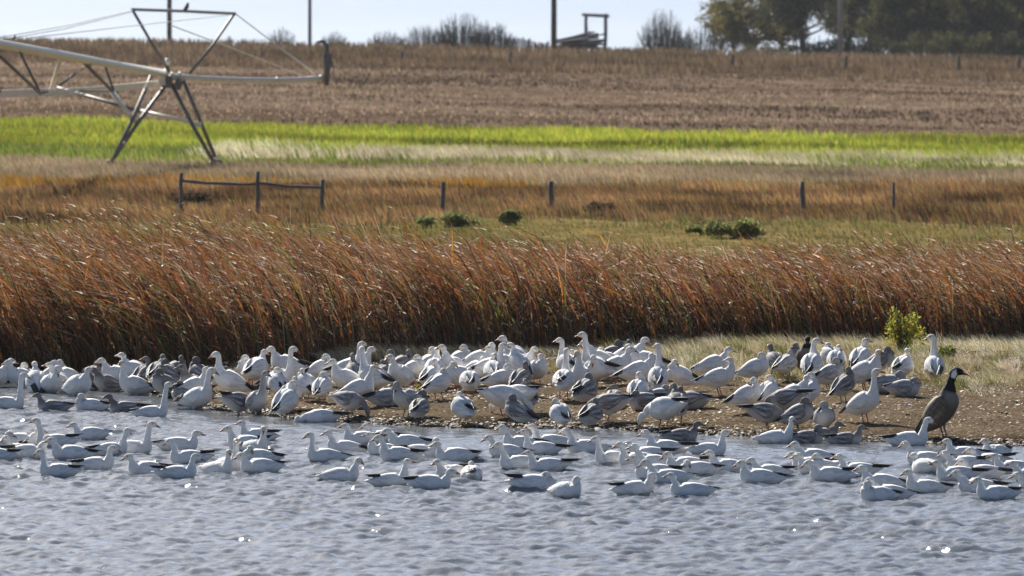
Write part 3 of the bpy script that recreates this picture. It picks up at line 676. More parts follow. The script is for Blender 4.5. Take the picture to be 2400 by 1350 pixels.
# ------------------------------------------------------------------ irrigation machine
def irrigation():
    D0 = 284.0
    root = link('irrigation_machine', None)
    prop(root, 'long centre pivot irrigation pipe on a steel tower at upper left', 'irrigation machine')
    def bar(name, pts, r, mat, n=8):
        return MB().tube([P(*p) for p in pts], r, n).build(name, mat, root)
    N = D0 - 1.6; B = D0 + 1.6
    # main pipe comes from the left and nearer, runs over the tower and overhangs to the right
    bar('main_pipe', [(-260, 50, 205), (-120, 76, 222), (0, 103, 238), (140, 128, 252), (260, 151, 268), (385, 172, D0)], .135, M_GALV, 12)
    bar('overhang_pipe', [(400, 179, D0), (470, 184, D0 + 1), (560, 188, D0 + 3), (650, 189, D0 + 4), (712, 187, D0 + 5), (752, 183, D0 + 6)], .10, M_GALV, 12)
    for (px, py, dd, r) in ((388, 172, D0, .16), (404, 179, D0, .15), (422, 177, D0 + .2, .13), (140, 128, 252, .14), (650, 189, D0 + 4, .12), (752, 183, D0 + 6, .12)):
        c = P(px, py, dd); MB().tube([c - Vector((.05, 0, 0)), c + Vector((.05, 0, 0))], r, 12).build('flange', M_GALV, root)
    gb = P(392, 192, D0)
    MB().box(gb, (.34, .5, .42)).build('gearbox', M_STEEL, root, False)
    MB().box(P(380, 188, D0 - .4), (.22, .2, .34)).build('control_box', M_GALV, root, False)
    MB().box(P(418, 198, D0), (.26, .4, .34), 0, .3).build('drive_motor', M_STEEL, root, False)
    # tower legs meeting over two wheels
    for pts in ([(258, 388, N), (306, 290, N + .6), (357, 172, D0 - .3)], [(256, 386, N), (325, 285, N + .5), (396, 190, D0)],
                [(503, 384, N), (455, 300, N + .6), (396, 186, D0)], [(508, 378, B), (470, 285, B - .6), (430, 190, D0 + .3)]):
        bar('leg', pts, .068, M_STEEL, 6)
    bar('lower_beam', [(135, 206, D0 + 6), (230, 232, D0 + 4), (330, 262, D0 + 1)], .06, M_STEEL, 6)
    bar('drive_shaft', [(330, 260, D0 + .5), (400, 276, D0), (465, 292, D0 - .2)], .062, M_GALV, 8)
    MB().box(P(463, 292, D0 - .3), (.26, .25, .16)).build('shaft_guard', M_WHITEPAINT, root, False)
    bar('white_brace', [(262, 214, D0 - .5), (292, 255, D0 - .6), (323, 291, D0 - .7)], .085, M_WHITEPAINT, 6)
    MB().box(P(346, 239, D0 + .3), (.36, .2, .12), 0, .05).build('white_panel', M_WHITEPAINT, root, False)
    MB().box(P(291, 334, N), (.1, .1, .09)).build('hub_plate', M_GALV, root, False)
    # wheels, half lost in the grass
    for (px, py, dd) in ((256, 392, N), (505, 388, N + .4)):
        c = P(px, py, dd); mb = MB(); n = 20
        for k in range(n):
            a1 = 2 * math.pi * k / n; a2 = 2 * math.pi * (k + 1) / n; rr = .5
            mb.tube([c + Vector((math.cos(a1) * rr * .55, math.sin(a1) * rr * .8, math.sin(a1) * rr)), c + Vector((math.cos(a2) * rr * .55, math.sin(a2) * rr * .8, math.sin(a2) * rr))], .07, 6)
        o = mb.build('tyre', M_STEEL, root); o.location.z -= .3
    # triangular mast over the tower
    bar('mast_leg', [(311, 24, D0 - .6), (352, 95, D0 - .3), (396, 168, D0)], .05, M_STEEL, 6)
    bar('mast_leg', [(550, 31, D0 + 1.5), (500, 104, D0 + .8), (444, 172, D0 + .3)], .05, M_STEEL, 6)
    bar('mast_bar', [(308, 22, D0 - .6), (430, 26, D0 + .5), (552, 32, D0 + 1.5)], .055, M_PALEWOOD, 6)
    MB().tube([P(391, 152, D0), P(396, 138, D0)], [.09, .11], 10).build('beacon', M_GALV, root)
    MB().tube([P(396, 166, D0), P(393, 150, D0)], .04, 6).build('beacon_stem', M_STEEL, root)
    # end sprinkler gun
    bar('end_gun', [(765, 200, D0 + 6), (766, 165, D0 + 6), (764, 130, D0 + 6), (766, 108, D0 + 6), (757, 97, D0 + 6), (742, 98, D0 + 6)], [.09, .12, .11, .08, .07, .05], M_STEEL, 8)
    MB().box(P(770, 142, D0 + 6), (.22, .2, .5), 0, .05).build('gun_body', M_STEEL, root, False)
    bar('gun_hose', [(762, 186, D0 + 6), (779, 178, D0 + 6), (784, 160, D0 + 6), (776, 140, D0 + 6)], .02, M_STEEL, 5)
    # stay cables and truss rods
    for pts, r in (([(550, 31, D0 + 1.5), (640, 100, D0 + 4), (750, 183, D0 + 6)], .018), ([(553, 33, D0 + 1.7), (646, 104, D0 + 4), (746, 178, D0 + 6.2)], .018), ([(645, 104, D0 + 4), (752, 182, D0 + 6)], .04),
                   ([(402, 60, D0), (530, 108, D0 + 3), (714, 179, D0 + 5)], .02), ([(311, 24, D0 - .6), (160, 60, 262), (0, 88, 240)], .014), ([(311, 27, D0 - .6), (150, 68, 262), (0, 94, 240)], .012),
                   ([(548, 34, D0 + 1.5), (300, 62, 275), (60, 90, 245)], .014)):
        bar('stay_cable', pts, r, M_GALV if r > .013 else M_STEEL, 5)
    for k in range(5):
        bar('truss_rod', [(370, 190 + k * 3, D0), (200, 206 + k * 3.5, 262), (0, 212 + k * 4, 240), (-100, 214 + k * 4, 228)], .020, M_GALV, 5)
    for pts, mt, r in (([(0, 132, 238), (50, 178, 240), (95, 220, 243)], M_STEEL, .04), ([(42, 113, 242), (68, 165, 243), (95, 219, 243)], M_STEEL, .032), ([(145, 128, 252), (132, 170, 254), (119, 212, 256)], M_GALV, .05),
                       ([(190, 140, 260), (228, 178, 262), (262, 212, 264)], M_STEEL, .045), ([(212, 150, 261), (172, 176, 260), (140, 200, 258)], M_STEEL, .034), ([(245, 152, 266), (256, 182, 266), (266, 212, 266)], M_STEEL, .032),
                       ([(95, 219, 243), (119, 212, 256), (266, 214, 266)], M_STEEL, .025), ([(-60, 100, 230), (-20, 160, 234), (0, 215, 240)], M_STEEL, .035)):
        bar('truss_brace', pts, r * 1.3, mt, 6)
irrigation()
def perched(px, py, d, s, label, col):
    b = P(px, py, d); mb = MB()
    o = MB().tube([(-.12 * s, 0, .02 * s), (-.05 * s, 0, .06 * s), (.01 * s, 0, .13 * s), (.04 * s, 0, .21 * s), (.05 * s, 0, .27 * s), (.10 * s, 0, .27 * s)],
                  [.02 * s, .06 * s, .075 * s, .055 * s, .045 * s, .008 * s], 8).build('perched_bird', col, None)
    o.location = b; prop(o, label, 'bird')
perched(437, 26, 284.5, 1.0, 'small dark bird perched on the top bar of the irrigation tower', M_BARK)
perched(33, 94, 240, .5, 'small dark bird sitting on the long irrigation pipe', M_BARK)

# ------------------------------------------------------------------ geese
def catmull(A, n):
    A = np.array(A, float); m = len(A)
    seglen = np.linalg.norm(np.diff(A[:, :2], axis=0), axis=1) + 1e-3
    tk = np.concatenate([[0], np.cumsum(seglen ** .6)]); tt = np.linspace(0, tk[-1], n); out = np.zeros((n, A.shape[1]))
    # hermite with finite difference tangents on the non-uniform knots
    Tn = np.zeros_like(A)
    Tn[1:-1] = (A[2:] - A[:-2]) / (tk[2:] - tk[:-2])[:, None]
    Tn[0] = (A[1] - A[0]) / (tk[1] - tk[0]); Tn[-1] = (A[-1] - A[-2]) / (tk[-1] - tk[-2])
    k = np.clip(np.searchsorted(tk, tt, side='right') - 1, 0, m - 2)
    h = tk[k + 1] - tk[k]; s = ((tt - tk[k]) / h)[:, None]; h = h[:, None]
    return (2 * s ** 3 - 3 * s ** 2 + 1) * A[k] + (s ** 3 - 2 * s ** 2 + s) * h * Tn[k] + (-2 * s ** 3 + 3 * s ** 2) * A[k + 1] + (s ** 3 - s ** 2) * h * Tn[k + 1]

# body control: x, z, half height, half width
BODY = [(-.30, .048, .008, .022), (-.27, .045, .016, .045), (-.222, .034, .038, .06), (-.16, .020, .070, .082), (-.085, .006, .096, .100), (0, .0, .110, .109), (.07, .0, .108, .105), (.12, .004, .094, .093)]
HS = 1.32
def goose_path(zh, xh, pitch, head_ang, down=False, plump=1.0):
    """side view centre line of tail, body, neck and head; head_ang tilts the head (minus = bill down)"""
    cp_, sp_ = math.cos(pitch), math.sin(pitch)
    def rt(x, z): return x * cp_ - z * sp_, x * sp_ + z * cp_
    A = [(*rt(x, z), h * plump, w * plump) for x, z, h, w in BODY]
    bx, bz = rt(.160, .030)
    if not down:
        A.append((bx, bz, .073, .073))
        z1 = bz + .055; dx = xh - .2; x0 = bx + .012
        if zh > z1 + .05:
            L = zh - z1
            A.append((x0, z1, .052, .053)); A.append((x0 + dx * .2, z1 + L * .35, .038, .039)); A.append((x0 + dx * .6, z1 + L * .68, .033, .0335))
        else:
            A.append((x0 + .004, (bz + zh) * .5, .052, .052))
        hx, hz = x0 + dx, zh
    else:
        g = zh
        A.append((bx + .02, bz - .02, .060, .060)); A.append((bx + .065, bz - .045, .042, .042)); A.append((bx + .09, (bz - .05 + g) * .5, .034, .034))
        hx, hz = bx + .095, g
    # head: local frame, u forward, v up
    c, s_ = math.cos(head_ang), math.sin(head_ang)
    def H(u, v): return (hx + HS * (u * c - v * s_), hz + HS * (u * s_ + v * c))
    if not down: pts = [(0, 0, .0245, .024), (.004, .022, .028, .027), (.022, .034, .0285, .0275), (.045, .031, .022, .021), (.064, .025, .0125, .013)]
    else: pts = [(-.03, .034, .0245, .024), (-.008, .036, .028, .027), (.015, .035, .0285, .0275), (.040, .031, .022, .021), (.060, .025, .0125, .013)]
    for u, v, h, w in pts: A.append((*H(u, v), h * HS, w * HS))
    bill = H(.060, .0245); eye = H(.030, .040)
    return A, bill, eye, (hx, hz)

NR, NS = 46, 18
def goose_body(name, kind, zh, xh, pitch, head_ang, twist, down, plump, legs, seed):
    A, bill, eye, hx = goose_path(zh, xh, pitch, head_ang, down, plump)
    C = catmull(A, NR); T = np.gradient(C[:, :2], axis=0); T /= np.linalg.norm(T, axis=1)[:, None] + 1e-9
    Nn = np.stack([-T[:, 1], T[:, 0]], 1)
    an = np.linspace(0, 2 * math.pi, NS, endpoint=False)
    ca, sa = np.cos(an)[None, :], np.sin(an)[None, :]
    X = C[:, 0:1] + Nn[:, 0:1] * C[:, 2:3] * sa; Z = C[:, 1:2] + Nn[:, 1:2] * C[:, 2:3] * sa; Y = C[:, 3:4] * ca * np.ones_like(sa)
    idx = np.arange(NR) / (NR - 1)
    # fraction along the control list where neck starts
    nk = len(BODY) - 0.2
    seg = np.linalg.norm(np.diff(np.array(A)[:, :2], axis=0), axis=1) + 1e-3
    tk = np.concatenate([[0], np.cumsum(seg ** .6)]); tk /= tk[-1]
    t_nb = tk[len(BODY)]; t_h = tk[-5]
    ramp_ = np.clip((idx - t_nb) / (t_h - t_nb), 0, 1); ramp_ = ramp_ * ramp_ * (3 - 2 * ramp_)
    ax = hx[0] if not down else .15
    if twist:
        th = (twist * ramp_)[:, None]
        axx = (C[:, 0:1] * (1 - ramp_[:, None]) + ax * ramp_[:, None])
        dx = X - axx; X, Y = axx + dx * np.cos(th) - Y * np.sin(th), dx * np.sin(th) + Y * np.cos(th)
    V = np.stack([X, Y, Z], -1).reshape(-1, 3)
    rs = np.random.RandomState(seed)
    V += (rs.normal(0, 1, V.shape) * .0012)
    top = (np.sin(an)[None, :] * .5 + .5) * np.ones((NR, 1)); I = idx[:, None] * np.ones((1, NS))
    neck = np.clip((I - (t_nb - .02)) / .08, 0, 1); head = np.clip((I - (t_h - .02)) / .04, 0, 1)
    if kind == 'white':
        c0 = np.array([.90, .89, .87]); cc = np.ones((NR, NS, 3)) * c0
        cc = cc * (1 - .10 * head[..., None] * np.array([0, .35, 1.0]))
        face = np.clip((I - .92) / .05, 0, 1)[..., None] * rs.uniform(0, .85)
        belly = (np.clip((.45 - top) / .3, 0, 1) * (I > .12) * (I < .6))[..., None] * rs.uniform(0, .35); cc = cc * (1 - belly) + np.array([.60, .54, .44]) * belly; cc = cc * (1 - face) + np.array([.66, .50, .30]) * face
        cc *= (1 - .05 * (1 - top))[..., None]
    elif kind == 'grey':
        k_ = rs.uniform(.8, 1.25)
        nc = np.array([.22, .205, .20]) * k_; bc = np.array([.33, .31, .30]) * k_; bl = np.array([.58, .55, .52]) * min(k_, 1.1)
        cc = bl + (bc - bl) * np.clip(top * 1.7 - .25, 0, 1)[..., None]
        cc = cc * (1 - neck[..., None]) + nc * neck[..., None]
        tail = np.clip((.10 - I) / .05, 0, 1)[..., None]; cc = cc * (1 - tail) + np.array([.62, .6, .58]) * tail
    elif kind == 'pale':
        nc = np.array([.42, .40, .39]); bc = np.array([.50, .48, .47]); bl = np.array([.66, .63, .60])
        cc = bl + (bc - bl) * np.clip(top * 1.7 - .25, 0, 1)[..., None]; cc = cc * (1 - neck[..., None]) + nc * neck[..., None]
    else:
        bc = np.array([.12, .10, .082]); bl = np.array([.10, .085, .072]); brst = np.array([.30, .27, .25])
        cc = bl + (bc - bl) * top[..., None]
        br = (np.clip((I - (t_nb - .12)) / .07, 0, 1) * (1 - np.clip(top * 1.2 - .5, 0, 1)) * .6)[..., None]; cc = cc * (1 - br) + brst * br
        nb2 = np.clip((I - (t_nb + .015)) / .02, 0, 1)[..., None]; cc = cc * (1 - nb2) + np.array([.008, .008, .009]) * nb2
        ch = ((I > t_h - .015) & (I < t_h + .09) & (np.abs(np.sin(an))[None, :] < .80) & (np.sin(an)[None, :] < .45))[..., None]
        cc = np.where(ch, np.array([.78, .77, .74]), cc)
        tail = np.clip((.06 - I) / .03, 0, 1)[..., None]; cc = cc * (1 - tail) + np.array([.01, .01, .01]) * tail
    Fc = grid_faces(NR, NS, True)[:, ::-1].tolist()
    Fc.append(list(range(NS))); Fc.append([(NR - 1) * NS + k for k in range(NS)][::-1])
    V = V.tolist(); cols = cc.reshape(-1, 3).tolist()
    if legs:      # feathered thighs
        tp = math.tan(pitch)
        for sy in (-1, 1):
            b = len(V); n = 8
            for i_, (zz, r, xx) in enumerate(((-.03, .045, -.005), (-.085, .040, -.012), (-.118, .026, -.02), (-.135, .012, -.024))):
                for q in range(n):
                    a_ = 2 * math.pi * q / n
                    V.append([xx + r * 1.25 * math.cos(a_), sy * .048 + r * .8 * math.sin(a_), zz]); cols.append(cc[14, NS * 3 // 4].tolist())
            for i_ in range(3):
                for q in range(n): Fc.append([b + i_ * n + q, b + (i_ + 1) * n + q, b + (i_ + 1) * n + (q + 1) % n, b + i_ * n + (q + 1) % n])
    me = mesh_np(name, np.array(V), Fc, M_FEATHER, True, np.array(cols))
    # bill and eye places after the twist
    def tw(p, y=0.0):
        dx = p[0] - ax; return Vector((ax + dx * math.cos(twist) - y * math.sin(twist), dx * math.sin(twist) + y * math.cos(twist), p[1]))
    return me, tw(bill), [tw(eye, .0325), tw(eye, -.0325)]

def small_meshes():
    d = {}
    # bill: deep at the base, tapering, with the dark grinning patch left to the colour noise
    rings = [(-.006, .0, .0115, .011), (.008, -.001, .0115, .0105), (.022, -.005, .0085, .0085), (.036, -.009, .0055, .0075), (.046, -.012, .003, .005)]
    def loft(rs_, n=10, mat=None, name='x'):
        V = []; 
        for x, z, h, w in rs_:
            for k in range(n):
                a_ = 2 * math.pi * k / n; V.append((x, w * math.cos(a_), z + h * math.sin(a_)))
        Fc = grid_faces(len(rs_), n, True)[:, ::-1].tolist(); Fc.append(list(range(n))); Fc.append([(len(rs_) - 1) * n + k for k in range(n)][::-1])
        return mesh_np(name, np.array(V), Fc, mat, True)
    d['bill_pink'] = loft(rings, 10, M_BILL, 'bill'); d['bill_dark'] = loft(rings, 10, M_BILLG, 'bill')
    bm = bmesh.new(); bmesh.ops.create_icosphere(bm, subdivisions=1, radius=.0062); me = bpy.data.meshes.new('eye'); bm.to_mesh(me); bm.free(); me.materials.append(M_EYE); d['eye'] = me
    for key, mt in (('leg_pink', M_LEG), ('leg_dark', M_LEGG)):
        V = []; Fc = []
        path = [((-.022, 0, -.11), .010), ((-.028, 0, -.145), .0085), ((-.010, 0, -.20), .0065), ((-.006, 0, -.222), .008)]
        n = 7
        for (c, r) in path:
            for k in range(n):
                a_ = 2 * math.pi * k / n; V.append((c[0] + r * math.cos(a_), r * math.sin(a_), c[2]))
        Fc = grid_faces(4, n, True)[:, ::-1].tolist()
        b = len(V)   # webbed foot with three toes
        toes = [(-.015, 0, .008), (.055, -.032, .0), (.042, -.012, .003), (.068, 0, .0), (.042, .012, .003), (.055, .032, .0)]
        for z0 in (0.004, -.004):
            for (x, y, dz) in toes: V.append((x, y, -.226 + z0 + dz * (1 if z0 > 0 else 0)))
        Fc.append([b + i for i in range(6)]); Fc.append([b + 6 + i for i in range(6)][::-1])
        for i in range(6): Fc.append([b + i, b + 6 + i, b + 6 + (i + 1) % 6, b + (i + 1) % 6])
        d[key] = mesh_np('leg', np.array(V), Fc, mt, False)
    # folded wing lying on the body, and the black primaries beyond it
    Bd = np.array(BODY)
    def wing(side, kind):
        nu, nv = 16, 7; out = []; cols = []
        us = np.linspace(0, 1, nu)
        for iu, u in enumerate(us):
            x = .115 - .365 * u
            xc = max(x, -.22)
            cz = np.interp(xc, Bd[:, 0], Bd[:, 1]); h = np.interp(xc, Bd[:, 0], Bd[:, 2]); w = np.interp(xc, Bd[:, 0], Bd[:, 3])
            h = max(h, .035); w = max(w, .05)
            a0 = math.radians(np.interp(u, [0, .1, .4, .8, 1], [40, 66, 78, 74, 62])); a1 = math.radians(np.interp(u, [0, .08, .3, .6, .85, 1], [25, -18, -30, -12, 22, 48]))
            puff = 1.0 + .075 * math.sin(math.pi * min(1, u * 1.1 + .05))
            ring = []
            for iv in range(nv):
                a_ = a0 + (a1 - a0) * iv / (nv - 1); q = puff + .03 * math.sin(math.pi * iv / (nv - 1)) + (.05 if iv == nv - 1 else 0) + (.028 if iv % 2 and u > .3 else 0)
                ring.append((x, side * w * q * math.cos(a_), cz + h * q * math.sin(a_)))
            for iv in range(nv - 1, -1, -1):
                a_ = a0 + (a1 - a0) * iv / (nv - 1); ring.append((x, side * w * .93 * math.cos(a_), cz + h * .93 * math.sin(a_)))
            out += ring
            for q in range(len(ring)):
                iv = q if q < nv else 2 * nv - 1 - q
                if kind == 'white': c = (.90, .89, .875) if (iv % 2 == 0 or u < .35) else (.68, .675, .68)
                elif kind == 'pale': c = (.45, .44, .45) if (iv + iu) % 2 else (.34, .34, .36)
                elif kind == 'grey': c = (.42, .40, .39) if iv % 2 else (.13, .13, .15)
                else: c = (.14, .11, .085) if iu % 2 else (.10, .08, .062)
                if kind == 'grey' and u < .3: c = (.27, .25, .24)
                cols.append(c)
        n = 2 * nv; Fc = grid_faces(nu, n, True)
        Fc = (Fc if side > 0 else Fc[:, ::-1]).tolist(); Fc.append(list(range(n))); Fc.append([(nu - 1) * n + k for k in range(n)])
        return mesh_np('wing', np.array(out), Fc, M_FEATHER if kind == 'white' else M_WINGGREY, True, np.array(cols))
    for k in ('white', 'grey', 'pale', 'dark'):
        for s_ in (1, -1): d['wing_%s_%d' % (k, s_)] = wing(s_, k)
    for s_ in (1, -1):
        V = []; Fc = []
        for f, (x1, z1, y1, w_) in enumerate(((-.375, .062, -.012, .012), (-.350, .052, .004, .012), (-.320, .042, .018, .012))):
            n = 6; pts = [(-.13, .086 - f * .012, .036 + f * .01, .010), (-.20, .077 - f * .012, .028 + f * .006, .016), (-.265, .070 - f * .01, .012 + f * .008, .013), (x1 + .035, z1 + .004, y1, .003)]
            b = len(V)
            for (x, z, y, w2) in pts:
                for k in range(n):
                    a_ = 2 * math.pi * k / n; V.append((x, s_ * (y + w2 * math.cos(a_)), z + w2 * .55 * math.sin(a_)))
            Fc += [[b + q for q in fc] for fc in grid_faces(4, n, True).tolist()]
        d['tip_%d' % s_] = mesh_np('wing_tip', np.array(V), Fc, M_BLACKFEATHER, True)
    return d
SM = small_meshes()

# x, base row, head top row, yaw (0 right, 90 away, 180 left, -90 towards us), pose, colour, head turn
# poses: u neck up, t head laid back, c head bent to the breast, f feeding
W_, G_, L_, C_ = 'white', 'grey', 'pale', 'dark'
BANK = [
 (45,925,850,200,'u',W_,-20),(-6,925,862,10,'u',W_,0),(65,922,880,160,'t',W_,0),(85,938,847,100,'u',W_,10),(122,940,853,-60,'c',W_,30),(130,912,880,20,'t',W_,0),
 (152,925,861,200,'c',W_,0),(187,948,861,-50,'u',W_,0),(140,937,905,150,'u',W_,20),(247,935,868,200,'u',G_,0),(205,932,888,120,'t',G_,0),(222,915,874,60,'t',G_,0),
 (310,943,844,190,'u',W_,60),(270,922,857,170,'u',W_,20),(313,912,829,150,'u',W_,10),(337,915,853,60,'u',G_,120),(370,912,838,70,'u',G_,0),(394,912,858,150,'t',G_,0),(382,937,899,200,'t',G_,0),
 (412,905,866,30,'t',G_,0),(428,968,903,150,'t',G_,0),(533,938,821,180,'u',W_,-20),(468,977,857,-35,'u',W_,20),(458,948,859,20,'u',W_,0),(465,912,857,130,'t',G_,0),(450,946,873,200,'u',G_,0),
 (582,905,859,200,'t',W_,0),(603,905,831,60,'u',W_,0),(606,980,866,-60,'u',L_,40),(563,980,916,25,'f',G_,0),(660,930,808,-20,'u',W_,0),(668,900,843,170,'u',W_,-10),(650,936,869,110,'t',W_,0),
 (672,984,893,60,'c',W_,-60),(684,960,883,50,'t',W_,0),(715,938,871,120,'t',W_,0),(757,945,873,70,'t',W_,0),(808,932,840,170,'u',W_,0),(757,903,849,0,'t',W_,0),
 (820,908,799,10,'u',W_,0),(872,928,811,140,'u',W_,-50),(838,900,838,0,'u',W_,0),(830,915,846,100,'u',G_,0),(845,955,855,5,'u',W_,0),(897,915,846,60,'t',G_,0),
 (935,925,827,-120,'u',W_,-20),(920,893,848,120,'t',G_,0),(943,893,845,30,'t',G_,0),(972,905,846,15,'t',W_,0),(1006,890,841,40,'t',W_,0),(1020,905,814,80,'u',W_,20),
 (1012,918,864,60,'t',W_,0),(1032,936,875,40,'t',W_,0),(1060,903,806,-140,'u',W_,-20),(1080,882,843,20,'t',W_,0),(1072,918,872,200,'t',W_,0),(1101,931,869,90,'t',W_,0),
 (1116,905,855,30,'t',W_,0),(1128,893,831,0,'c',W_,40),(1150,905,802,10,'u',W_,0),(1180,898,812,180,'u',W_,0),(1157,912,850,90,'u',W_,-160),(1178,926,871,20,'t',W_,0),
 (952,977,890,-150,'c',L_,30),(985,996,915,70,'u',G_,100),(1082,994,920,120,'t',W_,0),(822,979,928,-30,'f',G_,0),(1187,977,936,10,'f',W_,0),
 (1206,882,799,150,'u',W_,0),(1235,896,811,-60,'u',W_,50),(1262,903,850,-60,'t',W_,0),(1214,900,853,120,'u',W_,40),(1222,926,899,60,'t',G_,0),(1235,965,915,110,'t',G_,0),(1206,970,932,170,'f',W_,0),(1210,1004,971,150,'t',G_,0),
 (1328,895,791,120,'u',W_,50),(1322,936,814,80,'u',W_,0),(1360,932,818,-100,'u',W_,-20),(1394,905,777,150,'u',W_,20),(1402,888,810,180,'u',W_,0),(1392,910,829,-90,'c',W_,0),(1348,893,845,150,'t',W_,0),
 (1418,883,840,200,'t',W_,0),(1448,902,828,10,'u',W_,0),(1437,868,836,20,'t',G_,0),(1487,868,836,160,'t',G_,0),(1478,880,800,0,'u',W_,0),(1510,890,811,170,'u',W_,0),(1500,912,827,15,'u',W_,60),
 (1543,927,805,85,'u',W_,60),(1497,952,876,70,'t',W_,0),(1590,917,835,175,'t',W_,0),(1375,957,880,60,'t',G_,0),(1420,991,943,180,'f',G_,0),(1388,1011,969,60,'t',G_,0),
 (1312,1009,945,110,'t',W_,0),(1552,1004,943,150,'f',W_,0),(1586,990,928,100,'u',G_,0),
 (1677,897,833,10,'u',W_,0),(1690,927,837,0,'u',W_,160),(1775,900,829,0,'t',W_,0),(1815,885,833,110,'u',G_,0),(1845,890,826,50,'t',L_,0),(1873,876,835,150,'t',G_,0),
 (1888,880,785,-80,'u',C_,0),(1903,896,791,75,'u',W_,-70),(1961,880,824,80,'t',W_,0),(1945,872,827,120,'t',W_,0),(1755,966,897,0,'t',W_,0),(1802,958,886,60,'t',W_,0),(1898,956,883,60,'t',W_,0),
 (1862,972,894,10,'u',W_,70),(1835,977,941,170,'f',G_,0),(1800,1009,960,0,'f',G_,0),(1877,1011,971,0,'t',G_,0),(1933,1019,950,-80,'t',L_,0),(1981,941,866,45,'t',G_,0),(1948,915,871,20,'t',L_,0),
 (2018,882,795,70,'u',W_,-60),(2032,917,817,-20,'u',W_,-50),(2070,882,833,0,'t',G_,0),(2118,896,826,60,'t',W_,0),(2190,902,782,90,'u',W_,80),(2030,991,862,-30,'u',W_,20),
 (2212,1024,859,-8,'u',C_,0),
]
SIT = [(912,950,910,0,'t',L_,0),(1440,952,905,80,'u',G_,100),(1505,959,929,180,'t',G_,0),(1547,949,918,20,'t',L_,0),(2090,918,864,0,'t',L_,0),(2125,928,896,0,'t',L_,0),(1615,958,912,150,'t',G_,0)]
SWIM = [
 (22,957,870,0,'u',W_,0),(120,963,920,180,'u',G_,0),(208,962,930,180,'t',W_,0),(290,966,922,180,'u',G_,0),(360,978,893,0,'u',W_,0),(745,989,945,180,'f',W_,0),
 (125,1048,978,180,'u',W_,0),(52,1046,1004,0,'u',W_,0),(-14,1051,1013,0,'u',W_,0),(32,1068,1017,-110,'u',W_,-20),(70,1074,1018,0,'u',W_,-20),(207,1029,988,180,'u',W_,0),(161,1076,1023,190,'u',W_,0),
 (131,1117,1050,180,'u',W_,0),(228,1103,1041,0,'u',W_,0),(263,1067,1000,20,'u',W_,30),(318,1063,984,-20,'u',W_,0),(339,1113,1061,195,'u',W_,0),(-12,1080,1040,180,'u',W_,0),
 (424,1056,1007,5,'u',W_,0),(438,1086,1024,180,'u',W_,0),(421,1122,1059,0,'u',W_,0),(538,1103,1025,-60,'u',W_,-20),(513,1114,1050,-45,'u',W_,-30),(598,1033,985,180,'u',W_,0),(573,1053,996,190,'u',W_,0),
 (600,1061,994,-50,'u',W_,-30),(604,1083,1046,180,'t',W_,0),(603,1108,1062,200,'u',W_,0),(758,1082,1010,180,'u',W_,0),(805,1063,1006,180,'u',W_,0),(845,1041,991,180,'u',W_,0),(893,1036,990,180,'u',W_,0),
 (804,1128,1068,-15,'u',W_,-30),(928,1079,1016,180,'u',W_,0),(898,1068,1012,180,'u',W_,0),(948,1049,1004,180,'u',W_,0),(988,1073,1023,-10,'u',W_,-60),(1061,1081,1034,180,'u',W_,0),
 (920,1139,1073,0,'u',W_,-20),(1015,1146,1100,0,'u',W_,0),(1055,1122,1080,-140,'u',W_,0),(1105,1124,1080,90,'t',W_,0),(1216,1051,993,180,'u',W_,0),(1183,1071,1016,180,'u',W_,0),(1212,1099,1033,180,'u',W_,0),
 (1263,1064,1005,180,'u',W_,0),(1285,1049,993,180,'u',W_,0),(1277,1104,1054,180,'u',W_,0),(1368,1062,1001,180,'u',W_,0),(1260,1149,1088,0,'t',W_,0),(1331,1164,1112,-50,'t',W_,0),
 (1432,1088,1020,180,'u',W_,0),(1490,1091,1033,185,'u',W_,0),(1527,1098,1038,180,'u',W_,0),(1514,1080,1034,180,'u',W_,0),(1555,1064,1004,180,'u',W_,0),(1532,1123,1065,185,'u',W_,0),(1560,1133,1072,180,'u',W_,0),(1603,1104,1066,180,'u',W_,0),
 (1495,1159,1104,0,'c',W_,0),(1613,1165,1106,180,'u',W_,0),(1602,1032,986,0,'u',G_,0),(1666,1066,1005,0,'u',W_,0),(1702,1107,1054,180,'u',W_,0),(1630,1113,1074,180,'t',W_,0),(1776,1133,1075,180,'u',W_,0),(1800,1119,1078,180,'u',W_,0),
 (1824,1038,974,-15,'u',W_,-50),(1898,1038,1006,0,'t',G_,0),(1930,1030,994,0,'u',G_,0),(1987,1040,994,0,'u',G_,0),(1903,1085,1037,180,'u',W_,0),(1895,1101,1056,182,'u',W_,0),(1912,1110,1065,170,'u',W_,0),
 (1955,1110,1059,180,'u',W_,0),(2005,1116,1062,180,'u',W_,0),(1940,1128,1086,180,'u',W_,0),(2136,1044,975,0,'u',W_,-20),(2165,1089,1031,180,'u',W_,0),(2255,1076,1027,180,'u',W_,0),(2165,1107,1071,120,'u',W_,0),
 (2258,1101,1056,180,'u',W_,0),(2314,1096,1047,180,'u',W_,0),(2330,1073,1025,-130,'u',W_,0),(2370,1111,1062,180,'u',W_,0),(2412,1126,1081,180,'u',W_,0),(2236,1126,1083,180,'u',W_,0),(2296,1122,1082,180,'u',W_,0),(2165,1156,1097,180,'u',W_,0),
 (2062,1145,1097,180,'u',W_,0),(2080,1169,1116,180,'u',W_,0),(2052,1174,1142,-150,'t',W_,0),(2288,1156,1108,180,'u',W_,0),(2330,1171,1116,180,'u',W_,0),(2432,1161,1115,180,'u',W_,0),
]
def facing(y):
    y = y % 360
    for lo, hi, n in ((0, 35, 'right'), (325, 360, 'right'), (35, 75, 'away to the right'), (75, 115, 'away'), (115, 150, 'away to the left'), (150, 215, 'left'), (215, 255, 'forward left'), (255, 285, 'forward'), (285, 325, 'forward right')):
        if lo <= y < hi: return n
    return 'right'
